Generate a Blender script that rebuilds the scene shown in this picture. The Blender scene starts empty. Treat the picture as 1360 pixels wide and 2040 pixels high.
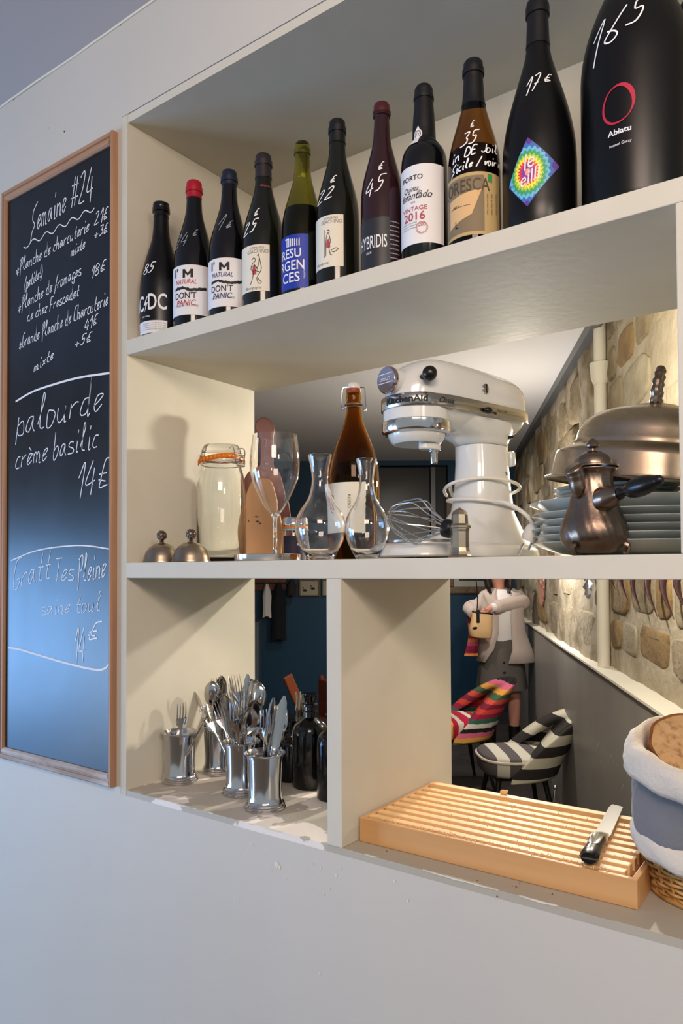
import bpy, bmesh, math, random
from math import sin, cos, tan, atan, atan2, asin, sqrt, pi, radians as rad
from mathutils import Vector, Matrix, Euler, noise

S = bpy.context.scene
COL = S.collection
random.seed(7)

# ------------------------------------------------------------------ camera
FPX = 1472.34
YAW, PITCH, ROLL = rad(36.1445), rad(1.3568), rad(-0.2817)
CAM = Vector((0, -1.0, 1.5))
_F = Vector((-sin(YAW) * cos(PITCH), cos(YAW) * cos(PITCH), sin(PITCH)))
_R0 = Vector((cos(YAW), sin(YAW), 0))
_U0 = _R0.cross(_F)
_R = _R0 * cos(ROLL) + _U0 * sin(ROLL)
_U = _U0 * cos(ROLL) - _R0 * sin(ROLL)
cd = bpy.data.cameras.new('camera')
cd.sensor_fit = 'VERTICAL'
cd.sensor_height = 36
cd.lens = FPX / 2040 * 36
cd.shift_y = (1102.14 - 1020) / 2040
cd.clip_start = 0.02
cam = bpy.data.objects.new('camera', cd)
COL.objects.link(cam)
cam.matrix_world = Matrix(((_R.x, _U.x, -_F.x, CAM.x), (_R.y, _U.y, -_F.y, CAM.y), (_R.z, _U.z, -_F.z, CAM.z), (0, 0, 0, 1)))
S.camera = cam

# ------------------------------------------------------------------ world, lights, exposure
w = bpy.data.worlds.new('world')
S.world = w
w.use_nodes = True
w.node_tree.nodes['Background'].inputs[0].default_value = (0.88, 0.98, 1.0, 1)
w.node_tree.nodes['Background'].inputs[1].default_value = 0.42
S.view_settings.view_transform = 'Standard'
S.view_settings.look = 'None'
S.view_settings.exposure = 0.0
S.view_settings.gamma = 1.0
S.view_settings.use_curve_mapping = False


def area(name, loc, target, size, power, color, sy=None):
    d = bpy.data.lights.new(name, 'AREA')
    d.energy = power
    d.color = color
    d.shape = 'RECTANGLE'
    d.size = size
    d.size_y = sy or size
    o = bpy.data.objects.new(name, d)
    COL.objects.link(o)
    o.location = loc
    o.rotation_euler = (Vector(target) - Vector(loc)).to_track_quat('-Z', 'Y').to_euler()
    return o


def point(name, loc, power, color, r=0.04):
    d = bpy.data.lights.new(name, 'POINT')
    d.energy = power
    d.color = color
    d.shadow_soft_size = r
    o = bpy.data.objects.new(name, d)
    COL.objects.link(o)
    o.location = loc
    return o


def spot(name, loc, target, power, color, ang=60, blend=.6, r=.03):
    d = bpy.data.lights.new(name, 'SPOT')
    d.energy = power
    d.color = color
    d.spot_size = rad(ang)
    d.spot_blend = blend
    d.shadow_soft_size = r
    o = bpy.data.objects.new(name, d)
    COL.objects.link(o)
    o.location = loc
    o.rotation_euler = (Vector(target) - Vector(loc)).to_track_quat('-Z', 'Y').to_euler()
    return o


# daylight through the glazed street door at the left end of the front room
area('daylight', (-4.42, -1.65, 1.12), (0, -0.9, 1.0), 1.2, 55, (0.22, 0.50, 1.0), 1.0)
area('daylight_low', (-4.42, -1.75, 0.32), (0, -0.9, 0.5), 1.3, 10, (0.12, 0.42, 1.0), 0.6)
area('added_blue_fill', (-4.42, -3.35, 0.65), (-0.2, -0.2, -0.5), 1.1, 85, (0.55, 0.74, 1.0), 1.0)  # unseen extra light, added to turn the lower front wall bluish
# soft warm ceiling light of the front room
area('front_room_lamp', (0.4, -1.7, 2.62), (-0.8, 0, 1.9), 0.9, 52, (1.0, 0.78, 0.64), 0.9)
# small lamp in front of the bottles, high on the right
area('front_spot', (1.3, -1.3, 2.3), (-0.9, 0.3, 2.1), 0.25, 12, (1.0, 0.88, 0.70), 0.25)
# lamps of the dining room behind
point('counter_lamp', (-0.86, 1.08, 1.93), 44, (1.0, 0.92, 0.77), 0.02)
spot('side_spot', (-0.52, 1.12, 1.79), (-0.74, 0.2, 1.2), 30, (1.0, 0.92, 0.78), 75, .6, .02)
spot('dining_spot', (-0.9, 2.9, 2.62), (-1.5, 3.6, 1.0), 110, (1.0, 0.88, 0.74), 130, .8, .04)
spot('far_spot', (-2.9, 3.9, 2.62), (-3.0, 4.9, 1.0), 80, (1.0, 0.92, 0.86), 120, .8, .05)
point('added_dining_fill', (-1.75, 3.15, 1.72), 42, (1.0, 0.93, 0.86), 0.05)  # unseen point light added to brighten the stone wall and ceiling

# ------------------------------------------------------------------ measured planes
XL, DEP, ZT = -1.2956, 0.3965, 2.4681
S1T, S1B, MT, MB_, LZ, CZ = 1.9958, 1.9633, 1.5192, 1.4866, 1.0392, 2.6985
D1, D2, XR = -0.7615, -0.7307, -0.2028
BCZ = 2.67


def ray(u, v):
    return (_F * FPX + _R * (u - 680) + _U * (1102.14 - v)).normalized()


def at(u, v, y):
    d = ray(u, v)
    return CAM + d * ((y - CAM.y) / d.y)


def at_z(u, v, z):
    d = ray(u, v)
    return CAM + d * ((z - CAM.z) / d.z)


def proj(p):
    q = Vector(p) - CAM
    z = q.dot(_F)
    return 680 + FPX * q.dot(_R) / z, 1102.14 - FPX * q.dot(_U) / z


F2 = Vector((-sin(YAW), cos(YAW), 0))
R2 = Vector((cos(YAW), sin(YAW), 0))


def cw(u, zc, z):            # a point of the dining room: image column, distance, height
    return Vector((CAM.x, CAM.y, 0)) + F2 * zc + R2 * ((u - 680) / FPX * zc) + Vector((0, 0, z))


def xat(u, y):
    return at(u, 1137, y).x


# ------------------------------------------------------------------ materials
def lin(c):
    if isinstance(c, str):
        c = c.lstrip('#')
        c = tuple(int(c[i:i + 2], 16) / 255 for i in (0, 2, 4))
        c = tuple(x / 12.92 if x <= .04045 else ((x + .055) / 1.055) ** 2.4 for x in c)
    return (c[0], c[1], c[2], 1)


def nn(nt, typ, **kw):
    n = nt.nodes.new(typ)
    for k, v in kw.items():
        setattr(n, k, v)
    return n


def pm(name, col, rough=.5, metal=0, trans=0, ior=1.45, var=None, bump=None, coat=0, emit=0, sheen=0, spec=None, rvar=None):
    """var=(colour2, scale, threshold lo, hi, stretch) ; bump=(scale, strength, stretch)"""
    m = bpy.data.materials.new(name)
    m.use_nodes = True
    nt = m.node_tree
    b = nt.nodes['Principled BSDF']
    I = b.inputs
    I['Base Color'].default_value = lin(col)
    I['Roughness'].default_value = rough
    I['Metallic'].default_value = metal
    I['Transmission Weight'].default_value = trans
    I['IOR'].default_value = ior
    I['Coat Weight'].default_value = coat
    if sheen: I['Sheen Weight'].default_value = sheen
    if spec is not None: I['Specular IOR Level'].default_value = spec
    tc = None
    if var or bump or rvar:
        tc = nn(nt, 'ShaderNodeTexCoord')

    def noisetex(scale, stretch, det=4):
        mp = nn(nt, 'ShaderNodeMapping')
        nt.links.new(tc.outputs['Object'], mp.inputs[0])
        mp.inputs['Scale'].default_value = stretch
        t = nn(nt, 'ShaderNodeTexNoise')
        t.inputs['Scale'].default_value = scale
        t.inputs['Detail'].default_value = det
        nt.links.new(mp.outputs[0], t.inputs['Vector'])
        return t
    if var:
        t = noisetex(var[1], var[4] if len(var) > 4 else (1, 1, 1), 6)
        r = nn(nt, 'ShaderNodeValToRGB')
        r.color_ramp.elements[0].position = var[2]
        r.color_ramp.elements[0].color = lin(col)
        r.color_ramp.elements[1].position = var[3]
        r.color_ramp.elements[1].color = lin(var[0])
        nt.links.new(t.outputs['Fac'], r.inputs[0])
        nt.links.new(r.outputs[0], I['Base Color'])
    if rvar:
        t = noisetex(rvar[0], (1, 1, 1), 5)
        mr = nn(nt, 'ShaderNodeMapRange')
        mr.inputs['To Min'].default_value = rvar[1]
        mr.inputs['To Max'].default_value = rvar[2]
        nt.links.new(t.outputs['Fac'], mr.inputs[0])
        nt.links.new(mr.outputs[0], I['Roughness'])
    if bump:
        t = noisetex(bump[0], bump[2] if len(bump) > 2 else (1, 1, 1), 5)
        bp = nn(nt, 'ShaderNodeBump')
        bp.inputs['Strength'].default_value = bump[1]
        bp.inputs['Distance'].default_value = .010 if bump[1] >= 1 else .002
        nt.links.new(t.outputs['Fac'], bp.inputs['Height'])
        nt.links.new(bp.outputs[0], I['Normal'])
    return m


def chipped(name, col, chipcol, scale, lo, bumpv=.15, extra=None):
    """paint with chips of bare plaster; extra=(axis,limit) keeps the larger chips near an edge"""
    m = pm(name, col, .55, bump=(60, bumpv))
    nt = m.node_tree
    b = nt.nodes['Principled BSDF']
    tc = nn(nt, 'ShaderNodeTexCoord')
    t = nn(nt, 'ShaderNodeTexNoise')
    t.inputs['Scale'].default_value = scale
    t.inputs['Detail'].default_value = 5
    nt.links.new(tc.outputs['Object'], t.inputs['Vector'])
    src = t.outputs['Fac']
    if extra:
        sx = nn(nt, 'ShaderNodeSeparateXYZ')
        nt.links.new(tc.outputs['Object'], sx.inputs[0])
        mr = nn(nt, 'ShaderNodeMapRange')
        mr.inputs['From Min'].default_value = extra[1]
        mr.inputs['From Max'].default_value = extra[2]
        mr.inputs['To Min'].default_value = extra[3]
        mr.inputs['To Max'].default_value = extra[4]
        nt.links.new(sx.outputs[extra[0]], mr.inputs[0])
        ad = nn(nt, 'ShaderNodeMath', operation='ADD')
        nt.links.new(src, ad.inputs[0])
        nt.links.new(mr.outputs[0], ad.inputs[1])
        src = ad.outputs[0]
    r = nn(nt, 'ShaderNodeValToRGB')
    r.color_ramp.elements[0].position = lo
    r.color_ramp.elements[0].color = (0, 0, 0, 1)
    r.color_ramp.elements[1].position = lo + .012
    nt.links.new(src, r.inputs[0])
    t2 = nn(nt, 'ShaderNodeTexNoise')
    t2.inputs['Scale'].default_value = 2.5
    t2.inputs['Detail'].default_value = 4
    nt.links.new(tc.outputs['Object'], t2.inputs['Vector'])
    mx0 = nn(nt, 'ShaderNodeMixRGB', blend_type='MULTIPLY')
    mx0.inputs[0].default_value = .10
    mx0.inputs[1].default_value = lin(col)
    nt.links.new(t2.outputs['Fac'], mx0.inputs[2])
    mx = nn(nt, 'ShaderNodeMixRGB')
    nt.links.new(r.outputs[0], mx.inputs[0])
    nt.links.new(mx0.outputs[0], mx.inputs[1])
    mx.inputs[2].default_value = lin(chipcol)
    nt.links.new(mx.outputs[0], b.inputs['Base Color'])
    return m


def bands(name, cols, axis, width, offset=0, rough=.9, wob=.0, bumpv=.3):
    """hard stripes across one object axis, cols cycled"""
    m = pm(name, cols[0], rough, bump=(220, bumpv))
    nt = m.node_tree
    b = nt.nodes['Principled BSDF']
    tc = nn(nt, 'ShaderNodeTexCoord')
    sx = nn(nt, 'ShaderNodeSeparateXYZ')
    nt.links.new(tc.outputs['Object'], sx.inputs[0])
    a = nn(nt, 'ShaderNodeMath', operation='MULTIPLY_ADD')
    nt.links.new(sx.outputs[axis], a.inputs[0])
    a.inputs[1].default_value = 1 / (width * len(cols))
    a.inputs[2].default_value = 10 + offset
    src = a.outputs[0]
    if wob:
        t = nn(nt, 'ShaderNodeTexNoise')
        t.inputs['Scale'].default_value = 25
        nt.links.new(tc.outputs['Object'], t.inputs['Vector'])
        q = nn(nt, 'ShaderNodeMath', operation='MULTIPLY_ADD')
        nt.links.new(t.outputs['Fac'], q.inputs[0])
        q.inputs[1].default_value = wob
        nt.links.new(src, q.inputs[2])
        src = q.outputs[0]
    f = nn(nt, 'ShaderNodeMath', operation='FRACT')
    nt.links.new(src, f.inputs[0])
    r = nn(nt, 'ShaderNodeValToRGB')
    cr = r.color_ramp
    cr.interpolation = 'CONSTANT'
    cr.elements[0].position = 0
    cr.elements[0].color = lin(cols[0])
    cr.elements[1].position = 1 / len(cols)
    cr.elements[1].color = lin(cols[1])
    for i in range(2, len(cols)):
        e = cr.elements.new(i / len(cols))
        e.color = lin(cols[i])
    nt.links.new(f.outputs[0], r.inputs[0])
    nt.links.new(r.outputs[0], b.inputs['Base Color'])
    return m


PAINT = '#cfc9b8'
M = {}
M['wall'] = chipped('wall_paint', '#c8c3ba', '#e9e8e4', 26, .742)
M['paint'] = pm('shelf_paint', '#c9c4b6', .68, bump=(55, .10), var=('#c1bbab', 6, .35, .8))
M['ledge'] = chipped('ledge_paint', '#b0a99b', '#e3dcd2', 11, .72, .3, (1, 0, .008, .13, 0))
M['ledge_worn'] = chipped('ledge_worn_paint', '#b3aca0', '#e4dcd4', 7.5, .55, .3)
M['ceil'] = pm('ceiling_paint', '#bcb7b9', .8, bump=(30, .1))
M['bceil'] = pm('dining_ceiling_paint', '#cfcdcb', .8)
M['blue'] = pm('blue_wall_paint', '#073752', .6, bump=(20, .1))
M['greypan'] = pm('grey_panel_paint', '#8b8781', .4, bump=(8, .12), var=('#95918b', 3, .4, .7))
M['mortar'] = pm('mortar', '#b3a791', .95, bump=(25, 1.0), var=('#94876f', 5, .35, .7))
M['plaster'] = pm('rough_plaster', '#a89c86', .95, bump=(14, 1.0), var=('#7d7159', 6, .4, .65))
M['sill'] = pm('plaster_sill', '#d8d2c2', .8, bump=(30, .5))
M['stone'] = [pm('limestone_%d' % i, c, .92, bump=(28, 1.0), var=(c2, 7, .35, .7)) for i, (c, c2) in enumerate(
    [('#948568', '#746548'), ('#a2947e', '#7d6e54'), ('#8b7d62', '#a29378'), ('#93794f', '#705838'), ('#a69b84', '#82765c')])]
M['floor'] = pm('dark_floor', '#4a4440', .45, var=('#3a3532', 4, .4, .6))
M['ffloor'] = pm('wood_floor', '#8a6a4c', .4, var=('#6d4f36', 3, .4, .6, (1, 12, 1)))
M['frame_wood'] = pm('frame_wood', '#ad8566', .5, var=('#976e52', 30, .4, .65, (1, 1, .06)), bump=(80, .2, (1, 1, .1)))
M['frame_wood_h'] = pm('frame_wood_horizontal', '#ad8566', .5, var=('#976e52', 30, .4, .65, (.06, 1, 1)), bump=(80, .2, (.1, 1, 1)))
M['frame_dust'] = pm('chalk_dusted_wood', '#c2bcbb', .8, var=('#9c8c82', 22, .45, .65, (.2, 1, 1)), bump=(60, .3))
M['slate'] = pm('chalkboard_slate', '#08070b', .3, var=('#1a1b24', 5, .45, .8, (1, 1, .7)), rvar=(6, .22, .36), spec=.5)
M['chalk'] = pm('white_chalk', '#e2e2e6', .9)
M['chalk_faint'] = pm('faint_chalk', '#eef2f8', .9)
M['chalk_pen'] = pm('white_chalk_pen', '#e8e8ea', .6)
M['chalk_dim'] = pm('rubbed_chalk_pen', '#8d939c', .7)
M['pen_cap'] = None
M['blackglass'] = pm('black_glass', '#07070a', .12, spec=.6)
M['matteblack'] = pm('matte_black_glass', '#050507', .33, spec=.4)
M['greenblack'] = pm('dark_green_glass', '#10120a', .12, spec=.6)
M['olive'] = pm('olive_glass', '#8a8a2c', .04, trans=1, ior=1.35)
M['amber'] = pm('amber_glass', '#8a5a22', .04, trans=1, ior=1.3)
M['brown_glass'] = pm('brown_glass', '#c98f3c', .03, trans=1, ior=1.2)
M['plum'] = pm('plum_glass', '#2a1418', .12, spec=.6)
M['cap_black'] = pm('black_capsule', '#0b0b0f', .42)
M['cap_red'] = pm('red_wax', '#9e1024', .35)
M['cap_navy'] = pm('navy_wax', '#141c30', .35)
M['cap_brown'] = pm('brown_wax', '#45161a', .35)
M['cap_olive'] = pm('olive_capsule', '#5a5418', .35)
M['cap_char'] = pm('charcoal_capsule', '#231f22', .4)
M['paper'] = pm('label_paper', '#d9d8da', .6)
M['cream'] = pm('cream_label', '#d8d2c2', .6)
M['kraft'] = pm('kraft_label', '#b39a6a', .6)
M['tan'] = pm('tan_label', '#7a6a50', .6)
M['peach'] = pm('peach_label', '#d0aa78', .6)
M['bluelabel'] = pm('blue_label', '#16309a', .5)
M['slatelabel'] = pm('slate_label', '#24252b', .45)
M['ink'] = pm('black_ink', '#16161a', .6)
M['ink_red'] = pm('red_ink', '#b31f3c', .6)
M['ink_navy'] = pm('navy_ink', '#222a66', .6)
M['ink_white'] = pm('white_ink', '#dcdce0', .6)
M['ink_rose'] = pm('rose_ink', '#a8434f', .6)
M['ink_grey'] = pm('grey_ink', '#77777c', .6)
M['green_tag'] = pm('green_mark', '#2f8a4e', .6)
M['silver'] = pm('tarnished_silver', '#b9ab99', .25, 1, rvar=(14, .15, .42), bump=(30, .12), var=('#82725f', 7, .4, .7))
M['silver_dark'] = pm('dark_tarnished_silver', '#86766a', .28, 1, rvar=(20, .2, .45), bump=(60, .3), var=('#5d4c42', 9, .4, .7))
M['chrome'] = pm('polished_steel', '#c9c9cc', .1, 1, rvar=(9, .06, .2))
M['steel'] = pm('brushed_steel', '#b7b5b3', .25, 1)
M['cutl'] = pm('cutlery_steel', '#b9b8b8', .16, 1)
M['wire'] = pm('wire_steel', '#c2c2c4', .2, 1)
M['glass'] = pm('clear_glass', (1, 1, 1), .0, trans=1, ior=1.45)
M['glassg'] = pm('greenish_glass', (.985, 1, .99), .0, trans=1, ior=1.4)
M['rubber'] = pm('orange_rubber', '#e07a1e', .5)
M['white_en'] = pm('white_enamel', '#d0d2d1', .18, coat=.5)
M['white_pl'] = pm('white_plastic', '#d8d4cc', .35)
M['blackpl'] = pm('black_plastic', '#0c0c0e', .3)
M['plate'] = pm('plate_glaze', '#c3cac8', .15, coat=.3)
M['board'] = pm('pale_wood_board', '#c09468', .55, var=('#a5774d', 14, .4, .7, (1, 1, .15)), bump=(60, .2, (1, 1, .2)))
M['mahog'] = pm('mahogany_board', '#6e3423', .45, var=('#55251a', 12, .4, .7, (1, 1, .15)))
M['bamboo'] = pm('bamboo', '#e2bd8c', .45, var=('#d3a571', 10, .42, .7, (.08, 1.5, 1.5)), bump=(120, .2, (.1, 1, 1)))
M['bamboo_end'] = pm('bamboo_side', '#c99a66', .4, var=('#b98550', 9, .42, .7, (.1, 1.5, 1.5)))
M['crumb'] = pm('bread_crumbs', '#e0bb86', .9)
M['linen'] = pm('cream_linen', '#cfc4b4', .95, bump=(160, .8), sheen=.2)
M['greylinen'] = pm('grey_linen', '#6f6f72', .95, bump=(120, .8), sheen=.2)
M['wicker'] = pm('wicker', '#c79a5c', .6, var=('#9d6f38', 40, .4, .65), bump=(200, .4))
M['crust'] = pm('bread_crust', '#6b3d1f', .8, var=('#8f5b30', 18, .4, .65), bump=(40, .8))
M['crumbin'] = pm('bread_inside', '#c29c70', .95, var=('#8a6238', 90, .5, .75), bump=(90, .6))
M['skin'] = pm('skin', '#c98d78', .5)
M['hair'] = pm('dark_brown_hair', '#1f1512', .5, bump=(150, .5, (1, 1, .1)))
M['cardigan'] = pm('beige_cardigan', '#b9aaa0', .95, bump=(180, .5), sheen=.2)
M['blouse'] = pm('white_blouse', '#d9d5d2', .8)
M['skirt'] = pm('grey_skirt', '#55504a', .9, bump=(120, .4))
M['straw'] = pm('beige_leather', '#cda97a', .6, bump=(150, .3))
M['scarf'] = bands('pink_scarf_cloth', ['#a5264a', '#c8507a', '#d08040', '#8a1f3c'], 2, .03)
M['boot'] = pm('black_leather', '#101012', .35)
M['copperleaf'] = pm('copper_leaf', '#d09a84', .4, .6)
M['spike'] = pm('purple_brown_spike', '#3a2026', .35)
M['mirror'] = pm('silvered_leaf', '#d0d0d2', .4, .6)
M['gilt'] = pm('old_gilt_wood', '#6e5a42', .45, bump=(50, 1.0))
M['darkart'] = pm('dark_print', '#1c211f', .5)
M['mat_board'] = pm('pale_mount', '#a9ab9f', .8)
M['coat'] = pm('dark_coat', '#16181d', .95)
M['coat2'] = pm('brown_coat', '#2d2724', .95)
M['black'] = pm('black_paint', '#08090a', .5)
M['metal_grey'] = pm('grey_metal', '#5d5f62', .4, .5)


# ------------------------------------------------------------------ geometry helpers
class G:
    def __init__(s):
        s.v = []
        s.f = []

    def add(s, vs, fs, Mx=None):
        o = len(s.v)
        for p in vs:
            p = Vector(p)
            s.v.append(Mx @ p if Mx else p)
        s.f += [tuple(i + o for i in f) for f in fs]
        return s

    def box(s, x0, x1, y0, y1, z0, z1, Mx=None):
        vs = [(x, y, z) for z in (z0, z1) for y in (y0, y1) for x in (x0, x1)]
        return s.add(vs, [(0, 2, 3, 1), (4, 5, 7, 6), (0, 1, 5, 4), (2, 6, 7, 3), (0, 4, 6, 2), (1, 3, 7, 5)], Mx)

    def loft(s, rings, cap=True, closed=True, Mx=None, loop=False):
        n = len(rings[0])
        vs = [p for r in rings for p in r]
        fs = []
        m = len(rings)
        for i in range(m if loop else m - 1):
            a = i * n
            b = ((i + 1) % m) * n
            for j in range(n if closed else n - 1):
                k = (j + 1) % n
                fs.append((a + j, a + k, b + k, b + j))
        if cap and not loop:
            fs.append(tuple(range(n))[::-1])
            fs.append(tuple(range((m - 1) * n, m * n)))
        return s.add(vs, fs, Mx)

    def lathe(s, prof, n=40, Mx=None, sx=1, sy=1, cap=False):
        rings = [[(max(r, 1e-5) * cos(2 * pi * j / n) * sx, max(r, 1e-5) * sin(2 * pi * j / n) * sy, z) for j in range(n)] for r, z in prof]
        return s.loft(rings, cap, True, Mx)

    def tube(s, pts, r, n=8, loop=False, Mx=None, flat=1):
        P = [Vector(p) for p in pts]
        rings = []
        up = None
        m = len(P)
        for i, p in enumerate(P):
            if loop:
                t = P[(i + 1) % m] - P[i - 1]
            else:
                t = P[min(i + 1, m - 1)] - P[max(i - 1, 0)]
            if t.length < 1e-9: t = Vector((0, 0, 1))
            t.normalize()
            if up is None:
                up = Vector((0, 0, 1)) if abs(t.z) < .9 else Vector((1, 0, 0))
            a = t.cross(up)
            if a.length < 1e-6: a = t.orthogonal()
            a.normalize()
            b = t.cross(a).normalized()
            up = -b if b.dot(up) < 0 else b
            rr = r[i] if isinstance(r, (list, tuple)) else r
            b = up
            rings.append([p + a * (rr * cos(2 * pi * j / n)) + b * (rr * flat * sin(2 * pi * j / n)) for j in range(n)])
        return s.loft(rings, not loop, True, Mx, loop)

    def ball(s, c, r, n=16, m=10, sc=(1, 1, 1), Mx=None):
        prof = [(r * sin(pi * i / m), -r * cos(pi * i / m)) for i in range(m + 1)]
        T = Matrix.Translation(c) @ Matrix.Diagonal((sc[0], sc[1], sc[2], 1))
        return s.lathe(prof, n, (Mx @ T) if Mx else T)

    def ribbon(s, pts, wd):
        """flat band along pts in the XY plane"""
        P = [Vector((p[0], p[1], 0)) for p in pts]
        vs = []
        for i, p in enumerate(P):
            t = P[min(i + 1, len(P) - 1)] - P[max(i - 1, 0)]
            if t.length < 1e-9: t = Vector((1, 0, 0))
            t.normalize()
            nrm = Vector((-t.y, t.x, 0)) * wd / 2
            vs += [p + nrm, p - nrm]
        e0, e1 = P[0], P[-1]
        fs = [(2 * i, 2 * i + 1, 2 * i + 3, 2 * i + 2) for i in range(len(P) - 1)]
        return s.add(vs, fs)


def ob(name, g, mat, parent=None, loc=None, rot=None, smooth=True, bev=0, sub=0, ang=35, solid=0):
    me = bpy.data.meshes.new(name)
    me.from_pydata([tuple(p) for p in g.v], [], g.f)
    me.materials.append(mat)
    me.update()
    bm = bmesh.new()
    bm.from_mesh(me)
    bmesh.ops.recalc_face_normals(bm, faces=bm.faces)
    bm.to_mesh(me)
    bm.free()
    if smooth:
        me.polygons.foreach_set('use_smooth', [True] * len(me.polygons))
        me.set_sharp_from_angle(angle=rad(ang))
    o = bpy.data.objects.new(name, me)
    COL.objects.link(o)
    if parent: o.parent = parent
    if loc is not None: o.location = loc
    if rot is not None: o.rotation_euler = rot
    if solid:
        md = o.modifiers.new('solid', 'SOLIDIFY')
        md.thickness = solid
        md.offset = 0
    if bev:
        md = o.modifiers.new('bevel', 'BEVEL')
        md.width = bev
        md.segments = 2
        md.limit_method = 'ANGLE'
    if sub:
        md = o.modifiers.new('sub', 'SUBSURF')
        md.levels = sub
        md.render_levels = sub
    return o


def thing(name, label, cat, loc=(0, 0, 0), rz=0, group=None, rot=None):
    o = bpy.data.objects.new(name, None)
    o.empty_display_size = .05
    COL.objects.link(o)
    o.location = loc
    o.rotation_euler = rot if rot is not None else (0, 0, rz)
    tag(o, label, cat, group)
    return o


def tag(o, label, cat, group=None):
    o['label'] = label
    o['category'] = cat
    if group: o['group'] = group
    return o


def struct(o, label=None, cat=None):
    o['kind'] = 'structure'
    if label: o['label'] = label
    if cat: o['category'] = cat
    return o


def copy_tree(o, parent=None):
    c = o.copy()
    COL.objects.link(c)
    if parent: c.parent = parent
    for ch in list(o.children):
        copy_tree(ch, c)
    return c


def smooth_pts(pts, k=5):
    if len(pts) < 3: return [Vector(p) for p in pts]
    P = [Vector(p) for p in pts]
    P = [P[0] * 2 - P[1]] + P + [P[-1] * 2 - P[-2]]
    out = []
    for i in range(1, len(P) - 2):
        for j in range(k):
            t = j / k
            a, b, c, d = P[i - 1], P[i], P[i + 1], P[i + 2]
            out.append(.5 * ((2 * b) + (c - a) * t + (2 * a - 5 * b + 4 * c - d) * t * t + (3 * b - a - 3 * c + d) * t ** 3))
    out.append(P[-2])
    return out


# ------------------------------------------------------------------ handwriting (a small single-stroke alphabet)
GL = {
    'a': '45 25 13 22 33 45 43 52', 'b': '19 12 32 44 35 14', 'c': '45 25 13 22 42', 'd': '45 25 13 22 43 49 42 52',
    'e': '13 34 45 25 13 22 43', 'f': '49 38 24 10;14 44', 'g': '45 25 13 22 43 45 40 20 11', 'h': '19 12;14 35 44 42 52',
    'i': '25 22 32;27 28', 'l': '13 38 29 23 32 42', 'm': '15 12;14 25 34 32;34 45 54 52 62', 'n': '15 12;14 35 44 42 52',
    'o': '35 15 12 32 44 35', 'p': '16 10;14 35 44 42 22 13', 'r': '15 12;14 35 45', 's': '45 25 14 43 42 12',
    't': '38 23 32 42;15 45', 'u': '15 13 22 43 45;45 42 52', 'v': '15 22 45', 'x': '15 42;45 12', 'z': '15 45 12 42',
    'S': '69 48 27 25 44 43 22 10', 'P': '29 20;18 49 57 45 25', 'G': '59 28 14 22 42 54 34', 'C': '59 28 14 22 52',
    'F': '19 11;19 59;15 45', 'T': '19 59;39 32', 'D': '18 12 42 55 38 18', 'E': '48 18 12 42;15 35', 'J': '48 43 22 13',
    '1': '16 39 31', '2': '18 39 48 35 12 52', '3': '19 49 36 45 43 22 12', '4': '39 14 54;47 41', '5': '59 29 26 46 44 32 12',
    '6': '49 25 13 32 43 34 15', '7': '19 49 22;25 45', '8': '47 29 17 44 42 22 14 47', 'E_': '', '\u20ac': '58 38 24 22 42 52;15 45;14 43',
    '#': '39 22;59 42;17 67;14 64', '*': '35 31;14 52;12 54', '+': '36 32;14 54', '(': '39 15 14 30', ')': '19 35 34 10',
    '!': '28 24;22 23', '/': '11 59', '\u00e8': '13 34 45 25 13 22 43;17 36', '.': '12 22',
}


def script_strokes(txt):
    x = 0
    out = []
    for ch in txt:
        if ch == ' ':
            x += 3.2
            continue
        g = GL.get(ch)
        if not g: continue
        mx = 0
        for st in g.split(';'):
            pts = [(int(q[0]), int(q[1]) - 2) for q in st.split()]
            mx = max(mx, max(p[0] for p in pts))
            out.append([(x + p[0] + random.uniform(-.15, .15), p[1] + random.uniform(-.15, .15)) for p in pts])
        x += mx + .3
    return out, x


def write(g, txt, p0, p1, h, wd, slant=.25):
    """add handwriting to g: baseline from p0 to p1, h = height of capitals"""
    st, W = script_strokes(txt)
    p0 = Vector((p0[0], p0[1]))
    p1 = Vector((p1[0], p1[1]))
    d = p1 - p0
    sx = d.length / max(W, 1)
    ex = d.normalized()
    ey = Vector((0, 1))
    for s_ in st:
        pts = [p0 + ex * ((x + y * slant) * sx) + ey * (y / 7 * h) for x, y in s_]
        g.ribbon(smooth_pts([(p.x, p.y, 0) for p in pts], 5), wd)
    return g


def cut_columns(g, step):
    """slice a flat XY mesh into narrow columns so that it can follow a curved surface"""
    me = bpy.data.meshes.new('tmp')
    me.from_pydata([tuple(p) for p in g.v], [], g.f)
    bm = bmesh.new()
    bm.from_mesh(me)
    xs = [v.co.x for v in bm.verts]
    ys = [v.co.y for v in bm.verts]
    if xs:
        x = math.ceil(min(xs) / step) * step
        while x < max(xs):
            bmesh.ops.bisect_plane(bm, geom=bm.verts[:] + bm.edges[:] + bm.faces[:], plane_co=(x, 0, 0), plane_no=(1, 0, 0))
            x += step
        y = math.ceil(min(ys) / (step * 2)) * step * 2
        while y < max(ys):
            bmesh.ops.bisect_plane(bm, geom=bm.verts[:] + bm.edges[:] + bm.faces[:], plane_co=(0, y, 0), plane_no=(0, 1, 0))
            y += step * 2
    r = G()
    bm.verts.ensure_lookup_table()
    for i, v in enumerate(bm.verts): v.index = i
    r.v = [v.co.copy() for v in bm.verts]
    r.f = [tuple(v.index for v in f.verts) for f in bm.faces]
    bm.free()
    bpy.data.meshes.remove(me)
    return r


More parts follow.
